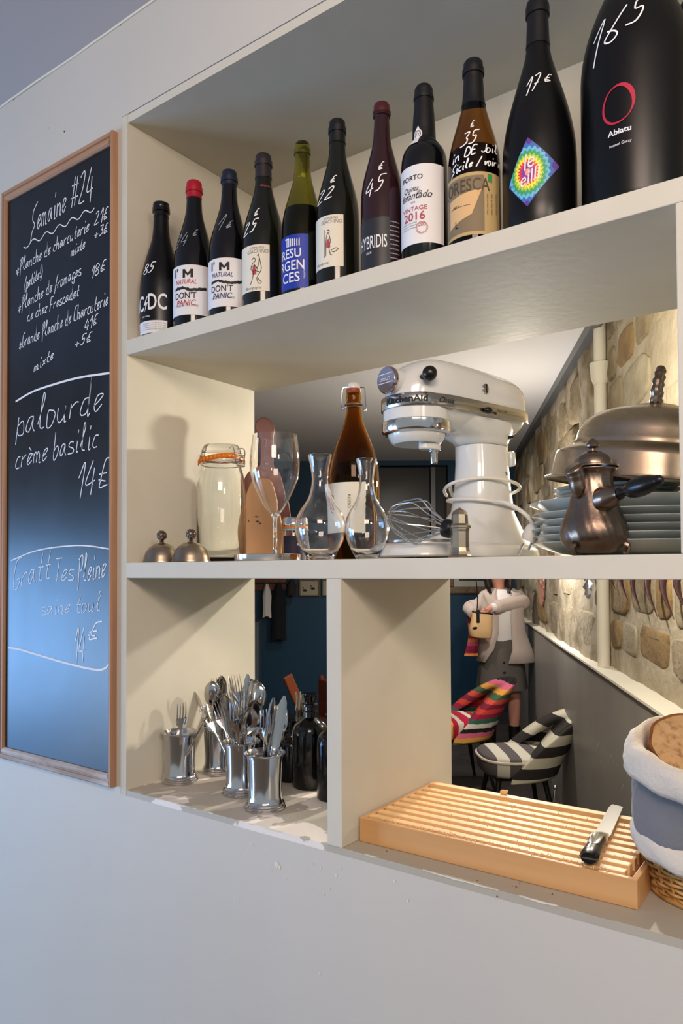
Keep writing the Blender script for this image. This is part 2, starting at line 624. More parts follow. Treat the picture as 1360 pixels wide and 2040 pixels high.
def text_geo(s, size, bold=0, shear=0, wide=1.0, align='CENTER'):
    c = bpy.data.curves.new('t', 'FONT')
    c.body = s
    c.size = size
    c.offset = bold * size
    c.shear = shear
    c.align_x = align
    c.align_y = 'BOTTOM_BASELINE'
    c.resolution_u = 3
    o = bpy.data.objects.new('t', c)
    COL.objects.link(o)
    dg = bpy.context.evaluated_depsgraph_get()
    dg.update()
    me = bpy.data.meshes.new_from_object(o.evaluated_get(dg))
    g = G()
    g.v = [Vector((v.co.x * wide, v.co.y, 0)) for v in me.vertices]
    g.f = [tuple(p.vertices) for p in me.polygons]
    bpy.data.objects.remove(o)
    bpy.data.curves.remove(c)
    bpy.data.meshes.remove(me)
    return g


def shift(g, dx, dy, rot=0):
    c, s = cos(rot), sin(rot)
    g.v = [Vector((p.x * c - p.y * s + dx, p.x * s + p.y * c + dy, p.z)) for p in g.v]
    return g


def wrapped(g, rfun, a0, z0, eps, step=.003):
    """wrap a flat print (x right, y up) round a lathe surface; a0 = angle of x=0 (0 faces local -Y)"""
    g = cut_columns(g, step)
    out = G()
    out.f = g.f
    R = rfun(z0)
    for p in g.v:
        z = z0 + p.y
        a = a0 + p.x / R
        r = rfun(z) + eps
        out.v.append(Vector((r * sin(a), -r * cos(a), z)))
    return out

# ================================================================== THE SETTING
WX0, WX1 = -4.5, 2.2
g = G()
g.box(WX0, XL - .02, 0, DEP, 0, CZ)                     # left of the opening
g.box(XL - .02, 1.2, 0, DEP, 0, LZ - .012)          # below it
g.box(XL - .02, 1.2, 0, DEP, ZT + .02, CZ)          # above it
g.box(1.2, WX1, 0, DEP, 0, CZ)
struct(ob('wall_front', g, M['wall'], smooth=False))
struct(ob('ceiling', G().box(WX0, WX1, -4.2, 0, CZ, CZ + .05), M['ceil'], smooth=False))
struct(ob('floor', G().box(WX0, WX1, -4.2, 0, -.05, 0), M['ffloor'], smooth=False))
g = G()                                                  # wall at the left end with its window opening
g.box(WX0 - .1, WX0, -2.75, -2.45, .0, 1.95)
g.box(WX0 - .1, WX0, -4.2, 0, 1.95, CZ)
g.box(WX0 - .1, WX0, -1.0, 0, 0, 1.95)
g.box(WX0 - .1, WX0, -4.2, -4.0, .0, 1.95)
struct(ob('wall_left', g, M['wall'], smooth=False))
# fine crack line of caulk between ceiling and wall
g = G()
pts = [(x, -.002 + random.uniform(-.001, .001), CZ - .003 + random.uniform(-.0015, .0015)) for x in [-3.6 + i * .07 for i in range(48)]]
g.tube(pts, .003, 5)
struct(ob('trim_1', g, M['sill']))

# the built-in shelving
sh = thing('built_in_shelving', 'cream painted built-in shelving set in the wall opening', 'shelf', (0, 0, 0))
B = .0015
XE = 1.18
ob('side_panel', G().box(XL - .018, XL, -.0008, DEP, LZ - .0119, ZT + .018), M['paint'], sh, smooth=False)
ob('top_panel', G().box(XL, XE, .0005, DEP, ZT, ZT + .018), M['paint'], sh, smooth=False)
ob('back_panel', G().box(XL, XE, DEP - .004, DEP + .014, S1T, ZT), M['paint'], sh, smooth=False)
ob('shelf_board', G().box(XL, XE, -.002, DEP + .012, S1B, S1T), M['paint'], sh, smooth=False, bev=.0015)
ob('shelf_board', G().box(XL, XE, -.002, DEP, MB_, MT), M['paint'], sh, smooth=False, bev=.0015)
ob('divider_panel', G().box(D1, D2, -.002, DEP - .01, LZ, MB_), M['paint'], sh, smooth=False, bev=.0015)
ob('divider_post', G().box(XR, XR + .033, -.002, .045, MT, S1B), M['paint'], sh, smooth=False, bev=.0015)
# ledge of the opening
struct(ob('trim_2', G().box(XL, D1, 0, DEP, LZ - .012, LZ), M['ledge_worn'], smooth=False))
struct(ob('trim_3', G().box(D1, XE, 0, DEP, LZ - .012, LZ), M['ledge'], smooth=False))

# worn plaster edge along the front of the ledge: thin irregular flakes
g = G()
x = -1.27
while x < .12:
    L = random.uniform(.008, .05) if x < -.6 else random.uniform(.02, .16)
    if random.random() < .55:
        n = max(3, int(L / .008))
        tt = random.uniform(.0008, .0022) * (1 if x < -.6 else 1.5)
        top = [(x + L * i / n, -.0012, LZ + .0006) for i in range(n + 1)]
        bot = [(x + L * i / n, -.0012, LZ - tt * (sin(pi * i / n) * random.uniform(.6, 1.3) + .1)) for i in range(n + 1)]
        vs = top + bot
        g.add(vs, [(i, i + 1, n + 2 + i, n + 1 + i) for i in range(n)])
        top2 = [(p[0], -.001, LZ + .0006) for p in top]
        bk = [(p[0], tt * random.uniform(.3, 2.2), LZ + .0006) for p in top]
        g.add(top2 + bk, [(i, i + 1, n + 2 + i, n + 1 + i) for i in range(n)])
    x += L + random.uniform(.005, .05)
o = ob('trim_4', g, M['sill'], smooth=False)
struct(o)
# flakes knocked out of the wall below
g = G()


def flake(g, u, v, r, y=-.0008):
    c = at(u, v, y)
    n = 9
    vs = [(c.x, y, c.z)] + [(c.x + r * random.uniform(.5, 1.1) * cos(2 * pi * i / n), y, c.z + r * random.uniform(.6, 1.4) * sin(2 * pi * i / n)) for i in range(n)]
    g.add(vs, [(0, i + 1, (i + 1) % n + 1) for i in range(n)])


for u, v, r in [(551, 1723, .006), (556, 1728, .004), (500, 1681, .002), (505, 1684, .0015), (483, 1693, .0015), (568, 1751, .0018), (622, 1722, .002),
                (638, 1728, .0022), (611, 1737, .0015), (669, 1744, .0024), (678, 1731, .0015), (655, 1771, .002), (644, 1782, .0018), (636, 1940, .002),
                (785, 1756, .0022), (812, 1795, .0022), (475, 1790, .0018), (540, 1735, .0012)]:
    flake(g, u, v, r)
for u, v in [(97, 262)]:
    pass
o = ob('trim_5', g, M['sill'], smooth=False)
struct(o)
g = G()
for u, v, r in [(128, 262, .0035), (97, 255, .0015), (240, 50, .002), (27, 198, .003)]:
    flake(g, u, v, r * .7)
struct(ob('trim_6', g, M['black'], smooth=False))

# ================================================================== CHALKBOARD
yb = -.016
c_tr = at(220, 257.6, yb)
c_br = at(222.5, 1577, yb)
c_tl = at(0, 386, yb)
c_bl = at(0, 1506, yb)
bx1 = (c_tr.x + c_br.x) / 2
bx0 = (c_tl.x + c_bl.x) / 2 - .003
bz1 = (c_tr.z + c_tl.z) / 2
bz0 = (c_br.z + c_bl.z) / 2
cbd = thing('chalkboard', 'tall wood-framed black chalkboard with a handwritten French menu on the wall', 'chalkboard', (bx0, 0, bz0))
BW, BH = bx1 - bx0, bz1 - bz0
ob('slate', G().box(.004, BW - .004, -.006, -.001, .004, BH - .004), M['slate'], cbd, smooth=False)


def bar(name, mat, horiz, a0, a1, b0, b1):
    g = G()
    # profile across the bar: (distance across, height out)
    w_ = b1 - b0
    pr = [(0, 0), (0, .013), (.12, .016), (.42, .016), (.46, .0125), (.54, .0125), (.60, .0145), (.88, .0135), (1, .009), (1, 0)]
    if b1 < b0: pass
    rings = []
    for a, inset in ((a0, 1), (a1, -1)):
        ring = []
        for q, h in pr:
            b = b0 + w_ * q
            m = abs(b - b0) * inset * (mitre_k)
            if horiz: ring.append((a + m, -h, b))
            else: ring.append((b, -h, a + m))
        rings.append(ring)
    g.loft(rings)
    return ob(name, g, mat, cbd, smooth=False)


mitre_k = .5
bar('frame_side', M['frame_wood'], False, 0, BH, 0, .017)
mitre_k = .5
bar('frame_side', M['frame_wood'], False, 0, BH, BW, BW - .011)
mitre_k = .5
bar('frame_rail', M['frame_wood_h'], True, .004, BW - .004, BH, BH - .026)
o = bar('frame_rail', M['frame_dust'], True, .004, BW - .004, 0, .027)
o['label'] = 'bottom rail whitened with chalk dust'


def bp(u, v):
    p = at(u, v, -.0065)
    return (p.x - bx0, p.z - bz0)


def hpx(u, v, h):
    return abs(at(u, v, -.0065).z - at(u, v + h, -.0065).z)


LINES = [('Semaine', (60, 466), (131, 420), 58, 2.2), ('#24', (137, 416), (184, 391), 60, 2.2), ('*Planche de charcuterie', (31, 547), (177, 459), 34, 1.9),
         ('21\u20ac', (186, 449), (214, 433), 24, 1.9), ('+3\u20ac', (185, 477), (214, 461), 24, 1.9), ('mixte', (140, 512), (169, 493), 30, 1.9),
         ('(petite!)', (48, 578), (84, 550), 32, 1.9), ('*Planche de fromages', (35, 621), (161, 547), 34, 1.9),
         ('18\u20ac', (178, 556), (209, 536), 27, 1.9), ('de chez Frescadet', (53, 641), (157, 589), 31, 1.9),
         ('*Grande Planche de Charcuterie', (37, 695), (215, 606), 36, 1.8), ('41\u20ac', (166, 660), (193, 643), 26, 1.9),
         ('+5\u20ac', (146, 694), (181, 678), 24, 1.9), ('mixte', (66, 742), (106, 714), 30, 1.9),
         ('palourde', (29, 870), (203, 815), 66, 2.4), ('cr\u00e8me basilic', (28, 934), (195, 889), 50, 2.2), ('14\u20ac', (147, 990), (215, 966), 62, 2.4)]
WR = []
for t, a, b, h, wd in LINES:
    gw = G()
    WR.append((gw, 'chalk_line', M['chalk']))
    write(gw, t, bp(*a), bp(*b), hpx(a[0], a[1], h) * (.74 if a[1] < 760 and a[1] > 470 or t[0] == '*' else .95), wd / 880)
# wavy underline and the thick chalk rules
wv = []
for i in range(33):
    f = i / 32
    u, v = 47 + 141 * f, 492 - 78 * f + 5 * sin(f * 2 * pi * 5.5)
    wv.append(bp(u, v) + (0,))
gw = G()
WR.append((gw, 'chalk_rule', M['chalk']))
gw.ribbon(smooth_pts(wv, 3), 2.2 / 880)
gw = G()
WR.append((gw, 'chalk_rule', M['chalk']))
gw.ribbon(smooth_pts([bp(*p) + (0,) for p in [(31, 800), (66, 780), (110, 765), (159, 752), (218, 743)]], 10), 4.2 / 880)
gw = G()
WR.append((gw, 'chalk_rule', M['chalk']))
gw.ribbon(smooth_pts([bp(*p) + (0,) for p in [(22, 1117), (60, 1101), (98, 1092), (147, 1087), (180, 1088), (219, 1094)]], 8), 2.6 / 880)
gw = G()
WR.append((gw, 'chalk_rule', M['chalk']))
gw.ribbon(smooth_pts([bp(*p) + (0,) for p in [(16, 1290), (40, 1294), (67, 1302), (135, 1322), (189, 1334), (208, 1332), (217, 1324)]], 8), 4 / 880)


def flat_on_board(g, name, mat, y=-.0066):
    o = G()
    o.f = g.f
    o.v = [Vector((p.x, y, p.y)) for p in g.v]
    return ob(name, o, mat, cbd, smooth=False)


for gw, nm_, mt_ in WR: flat_on_board(gw, nm_, mt_)
for t, a, b, h, wd in [('Gratt', (22, 1176), (100, 1150), 60, 1.6), ('Tes', (104, 1160), (146, 1155), 46, 1.6), ('Pleine', (152, 1160), (210, 1148), 52, 1.9),
                       ('saine toul', (80, 1225), (200, 1216), 34, 1.2), ('14', (144, 1312), (168, 1312), 62, 2.0), ('\u20ac', (168, 1276), (196, 1270), 34, 2.4)]:
    gw = G()
    write(gw, t, bp(*a), bp(*b), hpx(a[0], a[1], h), wd / 880)
    flat_on_board(gw, 'faded_chalk_line', M['chalk_faint'])

# ================================================================== BOTTLES ON THE UPPER SHELF
BURG = [(0, .93), (.006, .985), (.02, 1), (.40, 1), (.46, .985), (.52, .93), (.58, .83), (.64, .70), (.70, .57), (.75, .47), (.80, .405), (.86, .375), (.925, .355), (.926, .40), (.955, .40), (.957, .36), (.99, .35), (1, .30)]
CHAMP = [(0, .86), (.01, .93), (.05, .96), (.22, 1), (.33, 1), (.42, .965), (.50, .87), (.58, .73), (.66, .58), (.73, .45), (.80, .385), (.90, .345), (.935, .335), (.937, .40), (.965, .40), (.967, .36), (.985, .38), (1, .36)]
PORT = [(0, .96), (.01, 1), (.54, 1), (.575, .985), (.61, .93), (.64, .82), (.665, .66), (.685, .53), (.70, .49), (.76, .475), (.83, .44), (.89, .40), (.92, .385), (.922, .42), (.94, .42), (.942, .39), (.985, .37), (1, .30)]
MAGN = [(0, .95), (.01, .985), (.10, .99), (.30, 1), (.36, .985), (.43, .93), (.50, .84), (.57, .72), (.64, .58), (.70, .46), (.75, .37), (.80, .315), (.88, .285), (.93, .275), (.932, .31), (.965, .31), (.99, .28), (1, .22)]
JERO = [(0, .95), (.01, .98), (.03, 1), (.42, 1), (.50, .97), (.57, .88), (.64, .73), (.70, .57), (.76, .44), (.82, .34), (.90, .27), (.94, .25), (.942, .29), (.97, .29), (1, .23)]


class Bottle:
    def __init__(b, label, uc, vtop, rpx, prof, glass, cap, capfrom, shelf=S1T, name='wine_bottle', group='wine bottles on the upper shelf', dy=.014, ubase=None):
        y = .06
        for _ in range(6):
            p = at(uc, vtop, y)
            zc = (p - CAM).dot(F2)
            R = rpx / FPX * zc
            y = R + dy
        p = at(uc, vtop, y)
        b.x, b.y, b.R, b.H = p.x, y, R, p.z - shelf
        b.uc, b.rpx, b.zb = uc, rpx, shelf
        b.prof = [(f * b.H, r * b.R) for f, r in prof]
        rz = atan2(-b.x, 1 + b.y)
        b.root = thing(name, label, 'bottle', (b.x, b.y, shelf + .0005), rz, group)
        g = G()
        dense = b.dense()
        cz = capfrom * b.H if cap else 9
        g.lathe([(0, .001)] + [(r, z) for z, r in dense] + [(0, b.H)], 48)
        b.glass = ob('glass', g, glass, b.root, ang=50)
        if cap:
            pts = [(r, z) for z, r in dense if z >= cz]
            gc = G().lathe([(b.rf(cz), cz)] + [(r + .0008, z) for r, z in [(b.rf(cz + .0005), cz + .0005)] + pts] + [(0, b.H + .001)], 40)
            b.cap = ob('capsule', gc, cap, b.root, ang=50)

    def dense(b):
        out = []
        for i in range(len(b.prof) - 1):
            z0, r0 = b.prof[i]
            z1, r1 = b.prof[i + 1]
            out.append((z0, r0))
        out.append(b.prof[-1])
        # smooth the shoulder with a spline between entries that are not steps
        sm = []
        P = b.prof
        for i in range(len(P) - 1):
            (z0, r0), (z1, r1) = P[i], P[i + 1]
            sm.append((z0, r0))
            if z1 - z0 > .03 * b.H and abs(r1 - r0) > .02 * b.R:
                zp, rp = P[max(i - 1, 0)]
                zn, rn = P[min(i + 2, len(P) - 1)]
                for k in (1, 2, 3):
                    t = k / 4
                    m0 = (r1 - rp) / max(z1 - zp, 1e-6) * (z1 - z0)
                    m1 = (rn - r0) / max(zn - z0, 1e-6) * (z1 - z0)
                    r = (2 * t ** 3 - 3 * t * t + 1) * r0 + (t ** 3 - 2 * t * t + t) * m0 + (-2 * t ** 3 + 3 * t * t) * r1 + (t ** 3 - t * t) * m1
                    sm.append((z0 + (z1 - z0) * t, r))
        sm.append(P[-1])
        return sm

    def rf(b, z):
        if not hasattr(b, '_d'): b._d = b.dense()
        D = b._d
        for i in range(len(D) - 1):
            if z <= D[i + 1][0]:
                (z0, r0), (z1, r1) = D[i], D[i + 1]
                return r0 + (r1 - r0) * (z - z0) / max(z1 - z0, 1e-6)
        return D[-1][1]

    def zv(b, v, u=None):                       # height on the bottle's near face seen at row v
        a = b.ang(u) if u is not None else 0
        yy = b.y - .8 * b.R * cos(a)
        xx = b.x
        d = Vector((b.x, b.y + 1)).length - b.R * .85 * cos(a)
        u_ = u if u is not None else b.uc
        r = ray(u_, v)
        h = Vector((r.x, r.y)).length
        return 1.5 + r.z / h * d - b.zb

    def ang(b, u, z=None):
        rp = b.rpx if z is None else b.rpx * b.rf(z) / b.R
        return asin(max(-.99, min(.99, (u - b.uc) / rp)))

    def patch(b, name, u0, u1, v0, v1, mat, eps=.0004, parent=None, ruv=None):
        """label between columns u0..u1 (u0=None: wraps out of sight) and rows v0(top)..v1(bottom)"""
        um = ruv or (b.uc - .25 * b.rpx)
        z1, z0 = b.zv(v0, um), b.zv(v1, um)
        a0 = rad(-125) if u0 is None else b.ang(u0)
        a1 = rad(125) if u1 is None else b.ang(u1)
        n = 26
        m = 5
        rings = [[((b.rf(z0 + (z1 - z0) * j / m) + eps) * sin(a0 + (a1 - a0) * i / n), -(b.rf(z0 + (z1 - z0) * j / m) + eps) * cos(a0 + (a1 - a0) * i / n), z0 + (z1 - z0) * j / m) for i in range(n + 1)] for j in range(m + 1)]
        g = G().loft(rings, cap=False, closed=False)
        b.last = ob(name, g, mat, parent or b.root)
        return b.last

    def text(b, s, u, v, size, mat, bold=0, shear=0, wide=1, parent=None, name='lettering', eps=.0009, rot=0):
        """text centred on column u, baseline at row v, size in picture px"""
        px = (Vector((b.x, b.y + 1)).length - b.R) / FPX * 1.0
        g = text_geo(s, size * px * 1.38, bold, shear, wide)
        if rot: shift(g, 0, 0, rot)
        z0 = b.zv(v, u)
        return ob(name, wrapped(g, b.rf, b.ang(u, z0), z0, eps), mat, parent or b.root, smooth=False)

    def art(b, g, u, v, mat, parent=None, name='drawing', eps=.0008, step=.004):
        z0 = b.zv(v, u)
        return ob(name, wrapped(g, b.rf, b.ang(u, z0), z0, eps, step), mat, parent or b.root, smooth=False)

    def px(b):
        return (Vector((b.x, b.y + 1)).length - b.R) / FPX

    def price(b, items, mat=None, name='chalk_price'):
        """items: (text, u0, v0, u1, v1, h, width) in picture px"""
        k = b.px()
        uc = sum((i[1] + i[3]) / 2 for i in items) / len(items)
        vc = sum((i[2] + i[4]) / 2 for i in items) / len(items)
        g = G()
        z0 = b.zv(vc, uc)
        rr = b.rf(z0)
        a00 = b.ang(uc, z0)
        for t, u0, v0, u1, v1, h, wd in items:
            X0 = (b.ang(u0, z0) - a00) * rr
            X1 = (b.ang(u1, z0) - a00) * rr
            write(g, t, (X0, (vc - v0) * k), (X1, (vc - v1) * k), h * k, wd * k, .3)
        out = G()
        out.f = g.f
        for p in g.v:
            z = z0 + p.y
            r = b.rf(z) + .0009
            a = a00 + p.x / rr
            out.v.append(Vector((r * sin(a), -r * cos(a), z)))
        return ob(name, out, mat or M['chalk_pen'], b.root, smooth=False)


# 1 small champagne-shaped bottle
b1 = Bottle('matte black bottle with white gothic lettering, at the left end of the upper shelf', 321, 408, 42, CHAMP, M['matteblack'], M['blackglass'], .90, dy=.004)
b1.patch('label', None, 333, 640, 664, M['paper'])
for i in range(4): b1.text('the producer and origin of the wine', 306, 650 + i * 4 - 4, 2.4, M['ink_grey'], parent=b1.last if i == 99 else None)
b1.text('AC', 281, 625, 31, M['ink_white'], .014, wide=.60)
b1.text('DC', 313, 618, 32, M['ink_white'], .014, wide=.62)
g = G()
k = b1.px()
bolt = [(3, 16), (-5, -2), (0, -1), (-3, -15), (5, 4), (0, 3), (5, 16)]
g.add([(x * k, y * k, 0) for x, y in bolt], [(0, 1, 2, 5, 6), (2, 3, 4, 5)])
b1.art(g, 292, 609, M['ink_white'], name='lightning_mark')
b1.text('RED WINE', 292, 634, 3, M['ink_white'])
b1.price([('85', 286, 547, 306, 543, 20, 2)])


def panic(b, red, ul, ur, vt, vb, cx):
    lb = b.patch('label', None, ur, vt, vb, M['paper'])
    b.text("I'", cx - 15, vt + 26, 17, M['ink'], .014, wide=1.1, parent=lb)
    gm, km = G(), b.px()
    for st in ([(0, 0), (0, 17)], [(0, 15), (8, 6), (16, 15)], [(16, 17), (16, 0)]):
        gm.ribbon([(x * km, y * km, 0) for x, y in st], 5.2 * km)
    b.art(gm, cx - 1, vt + 26, M['ink'], lb, 'lettering')
    b.text('NATURAL', cx + 1, vt + 38, 9.5, red, .006, .25, .78, parent=lb)
    b.text("DON'T", cx, vt + 67, 13, M['ink'], .012, 0, .85, parent=lb)
    b.text('PANIC', cx + 1, vt + 81, 12, red, .008, .2, .85, parent=lb)
    g = G()
    k = b.px()
    n = 22
    top, bot = [], []
    for i in range(n + 1):
        x = (-30 + 68 * i / n) * k
        yy = (2.5 * sin(i * .35) - 2) * k
        top.append((x, yy + random.uniform(2, 4.5) * k, 0))
        bot.append((x, yy - random.uniform(1, 3.5) * k, 0))
    g.add(top + bot, [(i, i + 1, n + 2 + i, n + 1 + i) for i in range(n)])
    b.art(g, cx + 6, vt + 46, M['ink'], lb, 'torn_band')
    b.text('DOMAINE', cx + 2, vb - 22, 3, M['ink_grey'], parent=lb)
    b.text('CORDIER DES CIMES', cx + 2, vb - 16, 4, M['ink_grey'], parent=lb)


b2 = Bottle('dark bottle sealed with bright red wax, white torn-band label lettered in red and black', 386.5, 364, 41, BURG, M['blackglass'], M['cap_red'], .885)
panic(b2, M['ink_red'], 344, 415, 530, 629, 368)
b2.price([('24', 352, 492, 372, 486, 26, 1.6), ('\u20ac', 380, 472, 392, 466, 12, 1.4)], M['chalk_dim'])
b3 = Bottle('dark bottle sealed with navy wax, white torn-band label lettered in navy and black', 456.5, 343.5, 41.5, BURG, M['blackglass'], M['cap_navy'], .90)
panic(b3, M['ink_navy'], 415, 484, 516, 613, 440)
b3.price([('1', 426, 466, 440, 452, 22, 1.6), ('\u20ac', 446, 458, 461, 450, 13, 1.6)], M['chalk_dim'])


def drawing_label(b, ul, ur, vt, vb, fig):
    lb = b.patch('label', ul, ur, vt, vb, M['cream'])
    cx = (ul or b.uc - b.rpx) * .5 + ur * .5
    b.text('DOMAINE', cx + 2, vt + 9, 5, M['ink_grey'], parent=lb)
    b.text('GIACHINO', cx + 3, vt + 17, 7.5, M['ink_grey'], 0, .1, .9, parent=lb)
    k = b.px()
    g = G()
    for st in fig:
        g.ribbon(smooth_pts([(x * k, y * k, 0) for x, y in st], 4), 1.3 * k)
    b.art(g, cx, (vt + vb) / 2 + 6, M['ink'], lb)
    g = G()
    g.add([(x * k, y * k, 0) for x, y in [(-6, 8), (-1, 10), (1, 0), (2, -8), (-7, -8), (-7, 0)]], [(0, 1, 2, 3, 4, 5)])
    b.art(g, cx, (vt + vb) / 2 + 6, M['ink_rose'], lb, 'red_figure', .0007)
    return lb


FIG1 = [[(-8, 22), (-4, 26), (0, 22), (-3, 17), (-7, 16)], [(-6, 16), (-10, 4), (-4, -4), (-10, -24), (-13, -26)], [(-4, 14), (4, 6), (8, 26), (4, 30), (7, 33)],
        [(-2, 0), (8, -4), (4, -14), (12, -24), (6, -26), (2, -14)], [(8, 26), (12, 4), (8, -6)], [(-10, 8), (-2, 10), (4, 2)]]
FIG2 = [[(-12, 30), (-12, -26)], [(-5, 26), (-2, 28), (0, 24), (-3, 21), (-5, 24)], [(-5, 20), (-8, 4), (-8, -20), (-11, -26)], [(-1, 20), (2, 4), (-1, -6), (2, -22), (6, -24)],
        [(4, -14), (12, -10), (18, -12), (10, -18), (4, -16)]]
b4 = Bottle('bottle with charcoal capsule and cream label of a small dancing figure', 524.5, 311, 43, BURG, M['greenblack'], M['cap_char'], .845)
drawing_label(b4, None, 536, 490, 582, FIG1)
b4.text('Bourgogne', 503, 579, 6, M['ink_grey'], 0, .3)
b4.text('Giachino', 530, 363, 5, M['ink_rose'])
b4.price([('25', 487, 470, 510, 461, 23, 2.3), ('\u20ac', 502, 431, 513, 428, 15, 2.0)])

b5 = Bottle('olive green glass bottle with bright blue wraparound label in white letters', 602, 286.5, 42.5, BURG, M['olive'], None, 0)
lb = b5.patch('label', None, 613, 469, 588, M['bluelabel'])
b5.text('RESU', 577, 517, 19, M['ink_white'], .012, 0, .85, parent=lb)
b5.text('RGEN', 578, 541, 20, M['ink_white'], .012, 0, .85, parent=lb)
b5.text('CES', 577, 565, 20, M['ink_white'], .012, 0, .95, parent=lb)
g = G()
k = b5.px()
for i in range(7): g.add([((-12 + i * 4.6) * k, 0, 0), ((-9.8 + i * 4.6) * k, 0, 0), ((-9.8 + i * 4.6) * k, 16 * k, 0), ((-12 + i * 4.6) * k, (18 - i) * k, 0)], [(0, 1, 2, 3)])
g.add([(-16 * k, 15 * k, 0), (-6 * k, 15 * k, 0), (-6 * k, 18 * k, 0), (-16 * k, 18 * k, 0)], [(0, 1, 2, 3)])
b5.art(g, 580, 494, M['ink_white'], lb, 'temple_mark')
b5.text('tiny print', 606, 548, 4, M['ink_white'], parent=lb, rot=pi / 2)
ob('wine', G().lathe([(b5.rf(.004) * .9, .004)] + [(b5.rf(z) - .0035, z) for z in [b5.H * .55 * i / 12 + .005 for i in range(13)]], 32, cap=True), pm('dark_wine_fill', '#1c1a08', .2), b5.root)

b6 = Bottle('dark green bottle with black capsule, cream label of a red figure on a beach', 671.5, 243, 43.5, BURG, M['greenblack'], M['cap_black'], .86)
drawing_label(b6, None, 682.5, 431, 534, FIG2)
b6.text('Monfarina', 640, 532, 6, M['ink_grey'], 0, .3)
b6.price([('22', 634, 404, 662, 396, 23, 2.3), ('\u20ac', 652, 365, 666, 361, 14, 2.0)])

b7 = Bottle('plum-dark bottle with brown wax top and slate-black label lettered in white', 760, 209.5, 43.5, BURG, M['plum'], M['cap_brown'], .94)
lb = b7.patch('label', None, 774, 436, 538, M['slatelabel'])
b7.text('HYBRIDIS', 738, 498, 27, M['ink_white'], .008, 0, .42, parent=lb)
b7.text('2018', 733, 510, 5, M['ink_white'], parent=lb)
for i in range(9): b7.text('wine made of hybrid vines', 784, 447 + i * 9, 3, M['ink_white'], wide=.5, name='small_print')
b7.price([('45', 726, 393, 762, 380, 30, 2.2), ('\u20ac', 748, 340, 762, 336, 17, 2.0)])

b8 = Bottle('port-shaped bottle with black capsule and a tall white vintage label dated 2016', 843.5, 174.5, 46.5, PORT, M['blackglass'], M['cap_black'], .66)
lb = b8.patch('label', None, 881, 331, 488, M['paper'])
b8.text('PORTO', 818.5, 364, 10, M['ink'], .01, 0, 1.05, parent=lb)
b8.text('Quinta', 816, 387, 11, M['ink'], 0, .4, .85, parent=lb)
b8.text('do', 833, 389, 8, M['ink'], 0, .4, .85, parent=lb)
b8.text('Infantado', 824, 400, 15, M['ink'], .004, .4, .9, parent=lb)
b8.text('1816', 821, 409, 4, M['ink'], parent=lb)
b8.text('VINTAGE', 822, 424, 9, M['ink_rose'], .002, 0, 1.1, parent=lb)
b8.text('2016', 822, 443, 17, M['ink_rose'], .012, 0, 1.05, parent=lb)
for i in range(3): b8.text('bottled by the estate', 814, 451 + i * 5, 3, M['ink_grey'], parent=lb)
g = G()
k = b8.px()
for rr in (12, 10): g.ribbon([(rr * k * cos(t * pi / 12), rr * k * sin(t * pi / 12), 0) for t in range(25)], .8 * k)
b8.art(g, 838, 457, M['ink_rose'], lb, 'round_stamp')
b8.text('200', 838, 454, 7, M['ink_rose'], .01, .2, parent=lb)
seal = G()
seal.add([(0, 0, 0)] + [(9 * k * cos(i * pi / 12), 11 * k * sin(i * pi / 12), 0) for i in range(24)], [(0, i + 1, (i + 1) % 24 + 1) for i in range(24)])
seal.add([(-7 * k, -26 * k, 0), (5 * k, -26 * k, 0), (5 * k, -9 * k, 0), (-7 * k, -9 * k, 0)], [(0, 1, 2, 3)])
seal.add([(-5 * k, 10 * k, 0), (4 * k, 10 * k, 0), (1 * k, 18 * k, 0)], [(0, 1, 2)])
sl = b8.art(seal, 832, 258, M['paper'], None, 'neck_seal', .0016)
g = G()
for rr in (8, 6.6, 3): g.ribbon([(rr * .8 * k * cos(t * pi / 12), rr * k * sin(t * pi / 12), 0) for t in range(25)], .9 * k)
b8.art(g, 832, 258, M['ink_grey'], sl, 'seal_print', .002)

b9 = Bottle('amber glass bottle with black capsule, white handwriting and a kraft brown label', 942, 125, 52.5, BURG, M['amber'], M['cap_black'], .76)
ob('wine', G().lathe([(b9.rf(.004) * .9, .004)] + [(b9.rf(z) - .0045, z) for z in [b9.H * .5 * i / 12 + .005 for i in range(13)]], 32, cap=True), pm('brown_wine_fill', '#24160a', .2), b9.root)
lb = b9.patch('label', None, 990, 349, 473, M['kraft'])
b9.patch('label_panel', None, 961, 356, 466, M['tan'], .0007, lb)
b9.text('FLORESCA', 914, 390, 26, pm('brown_ink', '#4a3f30', .6), .006, 0, .72, parent=lb, eps=.0012)
k = b9.px()
g = G()
g.add([(x * k, y * k, 0) for x, y in [(-34, 12), (38, 24), (18, -26), (-34, -46)]], [(3, 2, 1, 0)])
b9.art(g, 920, 409, M['peach'], lb, 'slanted_patch', .0011)
g = G()
g.ribbon([(-26 * k, 0, 0), (22 * k, 0, 0)], .8 * k)
b9.art(g, 915, 417, M['ink'], lb, 'fine_rule', .0014)
b9.text('AMCI', 907, 420, 4.5, M['ink'], .01, parent=lb, eps=.0014)
b9.text('L', 908, 460, 15, M['ink'], .01, 0, .7, parent=lb, eps=.0014)
g = G()
g.add([(-5 * k, -8 * k, 0), (5 * k, -8 * k, 0), (5 * k, 8 * k, 0), (-5 * k, 8 * k, 0)], [(0, 1, 2, 3)])
b9.art(g, 972, 360, M['green_tag'], lb, 'green_mark', .0009)
for i in range(3): b9.text('white wine of sicily', 968 + i * 8, 412, 4, M['tan'], parent=lb, rot=pi / 2, eps=.0009)
b9.price([('35', 912, 293, 948, 286, 26, 2.5), ('\u20ac', 931, 252, 943, 249, 15, 2.0), ('Vin DE Joil', 900, 319, 985, 304, 20, 2.4), ('Sicile / voir m', 900, 343, 990, 330, 18, 2.4)])

